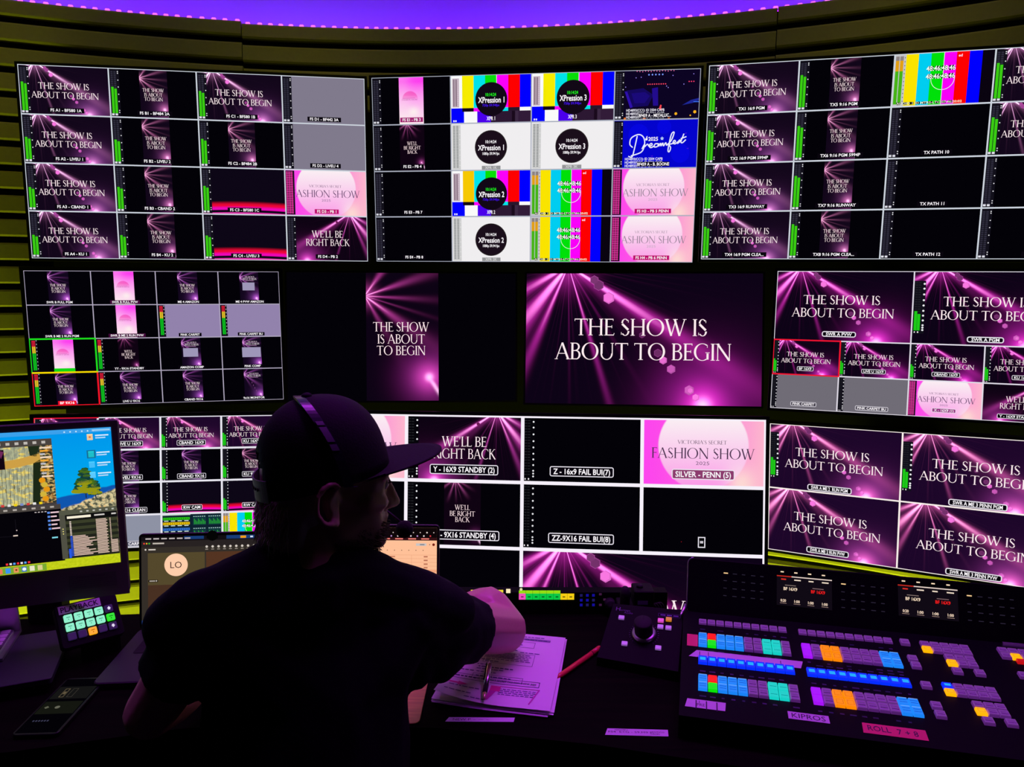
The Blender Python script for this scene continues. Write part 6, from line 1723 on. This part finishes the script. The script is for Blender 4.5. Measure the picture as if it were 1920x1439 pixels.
so = cap.modifiers.new('thick', 'SOLIDIFY'); so.thickness = .0022; so.offset = 1
def capart(mb, name, mat, lab=None):
    o = mb.build(name, mat, None, lab); o.parent = cap; o.matrix_parent_inverse = cap.matrix_world.inverted(); return o
mb = MB(); V = []; F = []; n = 28     # brim
for j in range(9):
    for i in range(n + 1):
        a = radians(-68 + 136 * i / n); q = crown(a, 0); t = j / 8
        ext = .094 * cos(a * 1.12) ** .55 if abs(a) < 1.39 else 0
        x = q.x + ext * t + .0; y = q.y * (1 + .06 * t); z = .001 + .012 * t - .10 * (y * y) * (1 - .2 * t) / .086 * .9 + .006 * (1 - t)
        V.append((x, y, z))
N = len(V); V2 = [Mc @ Vector(v) for v in V] + [Mc @ Vector((v[0], v[1], v[2] - .0035)) for v in V]
for j in range(8):
    for i in range(n):
        a = j * (n + 1) + i; F.append((a, a + n + 1, a + n + 2, a + 1)); F.append((N + a, N + a + 1, N + a + n + 2, N + a + n + 1))
for i in range(n):
    a = 8 * (n + 1) + i; F.append((a, N + a, N + a + 1, a + 1))
mb.add(V2, F, 0, smooth=True); capart(mb, 'brim', M_CAP)
mb = MB(); q = crown(0, .999); mb.lathe([(0, -.002), (.0085, -.002), (.008, .003), (.004, .0055), (0, .006)], 20, 0, Mc @ Matrix.Translation((-.010, 0, RZ + .002))); capart(mb, 'button', M_CAP)
mb = MB(); V = []; F = []       # strap across the gap
for i in range(17):
    a = pi - .56 + 1.12 * i / 16
    for t, o in ((0, .003), (.145, .003), (.145, .0055), (0, .0055)):
        c = crown(a, t); d = Vector((cos(a), sin(a), 0)); V.append(Mc @ (c + d * o + Vector((0, 0, -.002 + (.016 if t else 0) * 0))))
for i in range(16):
    for j in range(4): F.append((i * 4 + j, i * 4 + (j + 1) % 4, (i + 1) * 4 + (j + 1) % 4, (i + 1) * 4 + j))
F += [(3, 2, 1, 0), (64, 65, 66, 67)]
mb.add(V, F, 0); 
capart(mb, 'strap', M_STRAP, 'grey plastic strap')
mb = MB()
for k in range(7):
    a = pi - .30 + .10 * k; c = (crown(a, .07)); d = Vector((cos(a), sin(a), 0)); M = frame(Mc @ (c + d * .0056), Mc.to_3x3() @ Vector((-sin(a), cos(a), 0)), up=(0, 0, 1))
    mb.lathe([(0, -.0006), (.0026, -.0006), (.0022, .0012), (0, .0014)], 10, 0, M @ Matrix.Rotation(radians(-90), 4, 'X'))
capart(mb, 'snap_studs', M_CAP)

# headset
hset = thing('headset', 'thin black headset over the cap with a foam microphone at the mouth', 'headset', Mh)
def band_pt(f, e=0.0):
    # lies on the crown of the cap, from above the right ear over the back of the top to the left ear
    x = .020 - .052 * sin(f) ** 1.1; y = -(.0905 + e) * cos(f); c = (x + .010)
    rr = min(1.0, (abs(c / RXb) ** 2.2 + abs(y / (RYs + .0045)) ** 2.2) ** (1 / 2.2))
    z = .014 + (RZ + .004) * (1 - rr ** 2.2) ** (1 / 2.2)
    t = radians(-8); return Vector((x * cos(t) + (z - .014) * sin(t), y, .012 - x * sin(t) + (z - .014) * cos(t)))
mb = MB(); V = []; F = []; n = 44; W_ = .0075
for i in range(n + 1):
    f = .02 + (pi - .04) * i / n; c = band_pt(f); 
    r = Vector((0, -cos(f), sin(f)))
    for sx, sr in ((-W_, 0), (W_, 0), (W_, .0035), (-W_, .0035)): V.append(c + Vector((sx, 0, 0)) + r * sr)
for i in range(n):
    for j in range(4): F.append((i * 4 + j, (i + 1) * 4 + j, (i + 1) * 4 + (j + 1) % 4, i * 4 + (j + 1) % 4))
F += [(0, 1, 2, 3), (n * 4 + 3, n * 4 + 2, n * 4 + 1, n * 4)]
mb.add(V, F, 0); mb.build('headband', mat_pbr('violet_black_plastic', (.03, .025, .05), .25), hset)
for f0, f1 in ((.40, .47), (.50, .70), (.73, .79)):
    mb = MB(); V = []; F = []
    for i in range(7):
        f = f0 + (f1 - f0) * i / 6; c = band_pt(f); r = Vector((0, -cos(f), sin(f)))
        for sx, sr in ((-.0055, .0035), (.0055, .0035), (.0055, .0048), (-.0055, .0048)): V.append(c + Vector((sx, 0, 0)) + r * sr)
    for i in range(6):
        for j in range(4): F.append((i * 4 + j, (i + 1) * 4 + j, (i + 1) * 4 + (j + 1) % 4, i * 4 + (j + 1) % 4))
    F += [(0, 1, 2, 3), (27, 26, 25, 24)]
    mb.add(V, F, 0); mb.build('slider', mat_pbr('grey_slider', (.25, .23, .30), .3), hset, 'grey slider')
mb = MB(); mb.lathe([(0, .080), (.034, .080), (.036, .090), (.034, .112), (.026, .118), (0, .118)], 28, 0, Matrix.Translation((-.008, 0, -.014)) @ Matrix.Rotation(radians(-90), 4, 'X')); mb.build('ear_cup', M_RUBBER, hset)
mb = MB(); mb.tube([(-.004, .108, -.02), (.03, .106, -.045), (.08, .090, -.068), (.115, .062, -.078), (.138, .038, -.096)], .0022, 8); mb.build('boom', M_RUBBER, hset)
mb = MB(); mb.lathe([(.0155 * sin(a) + 1e-5, -.0155 * cos(a) * 1.15) for a in [k * pi / 12 for k in range(13)]], 20, 0, Matrix.Translation((.139, .036, -.104)) @ Matrix.Rotation(radians(60), 4, 'X')); mb.build('microphone_foam', M_FOAM, hset)

# chair under the person
ch = thing('office_chair', 'black office chair under the seated person', 'chair', Matrix.Translation((-.335, 1.0, 0)))
mb = MB(); mb.bbox((-.24, -.22, .38), (.24, .25, .442), .06, 0, 2, 5, ch=.015); mb.build('seat', M_BACK, ch)
mb = MB(); mb.bbox((-.21, -.29, .52), (.21, -.24, .86), .06, 0, 1, 5, ch=.012); mb.build('backrest', M_BACK, ch)
mb = MB(); mb.tube([(0, -.12, .39), (0, -.30, .40), (0, -.30, .62)], .016, 8); mb.build('back_bar', M_BACK, ch)
mb = MB(); mb.tube([(0, 0, .06), (0, 0, .39)], .025, 12); mb.build('column', M_BACK, ch)
for k in range(5):
    a = k * 2 * pi / 5 + .3; mb = MB(); mb.tube([(0, 0, .085), (.28 * cos(a), .28 * sin(a), .065)], [.022, .014], 8); leg = mb.build('leg', M_BACK, ch)
    mb = MB(); mb.lathe([(0, -.012), (.027, -.012), (.027, .012), (0, .012)], 16, 0, Matrix.Translation((.28 * cos(a), .28 * sin(a), .0275)) @ Matrix.Rotation(a, 4, 'Z') @ Matrix.Rotation(radians(90), 4, 'X')); mb.build('caster', M_RUBBER, leg)
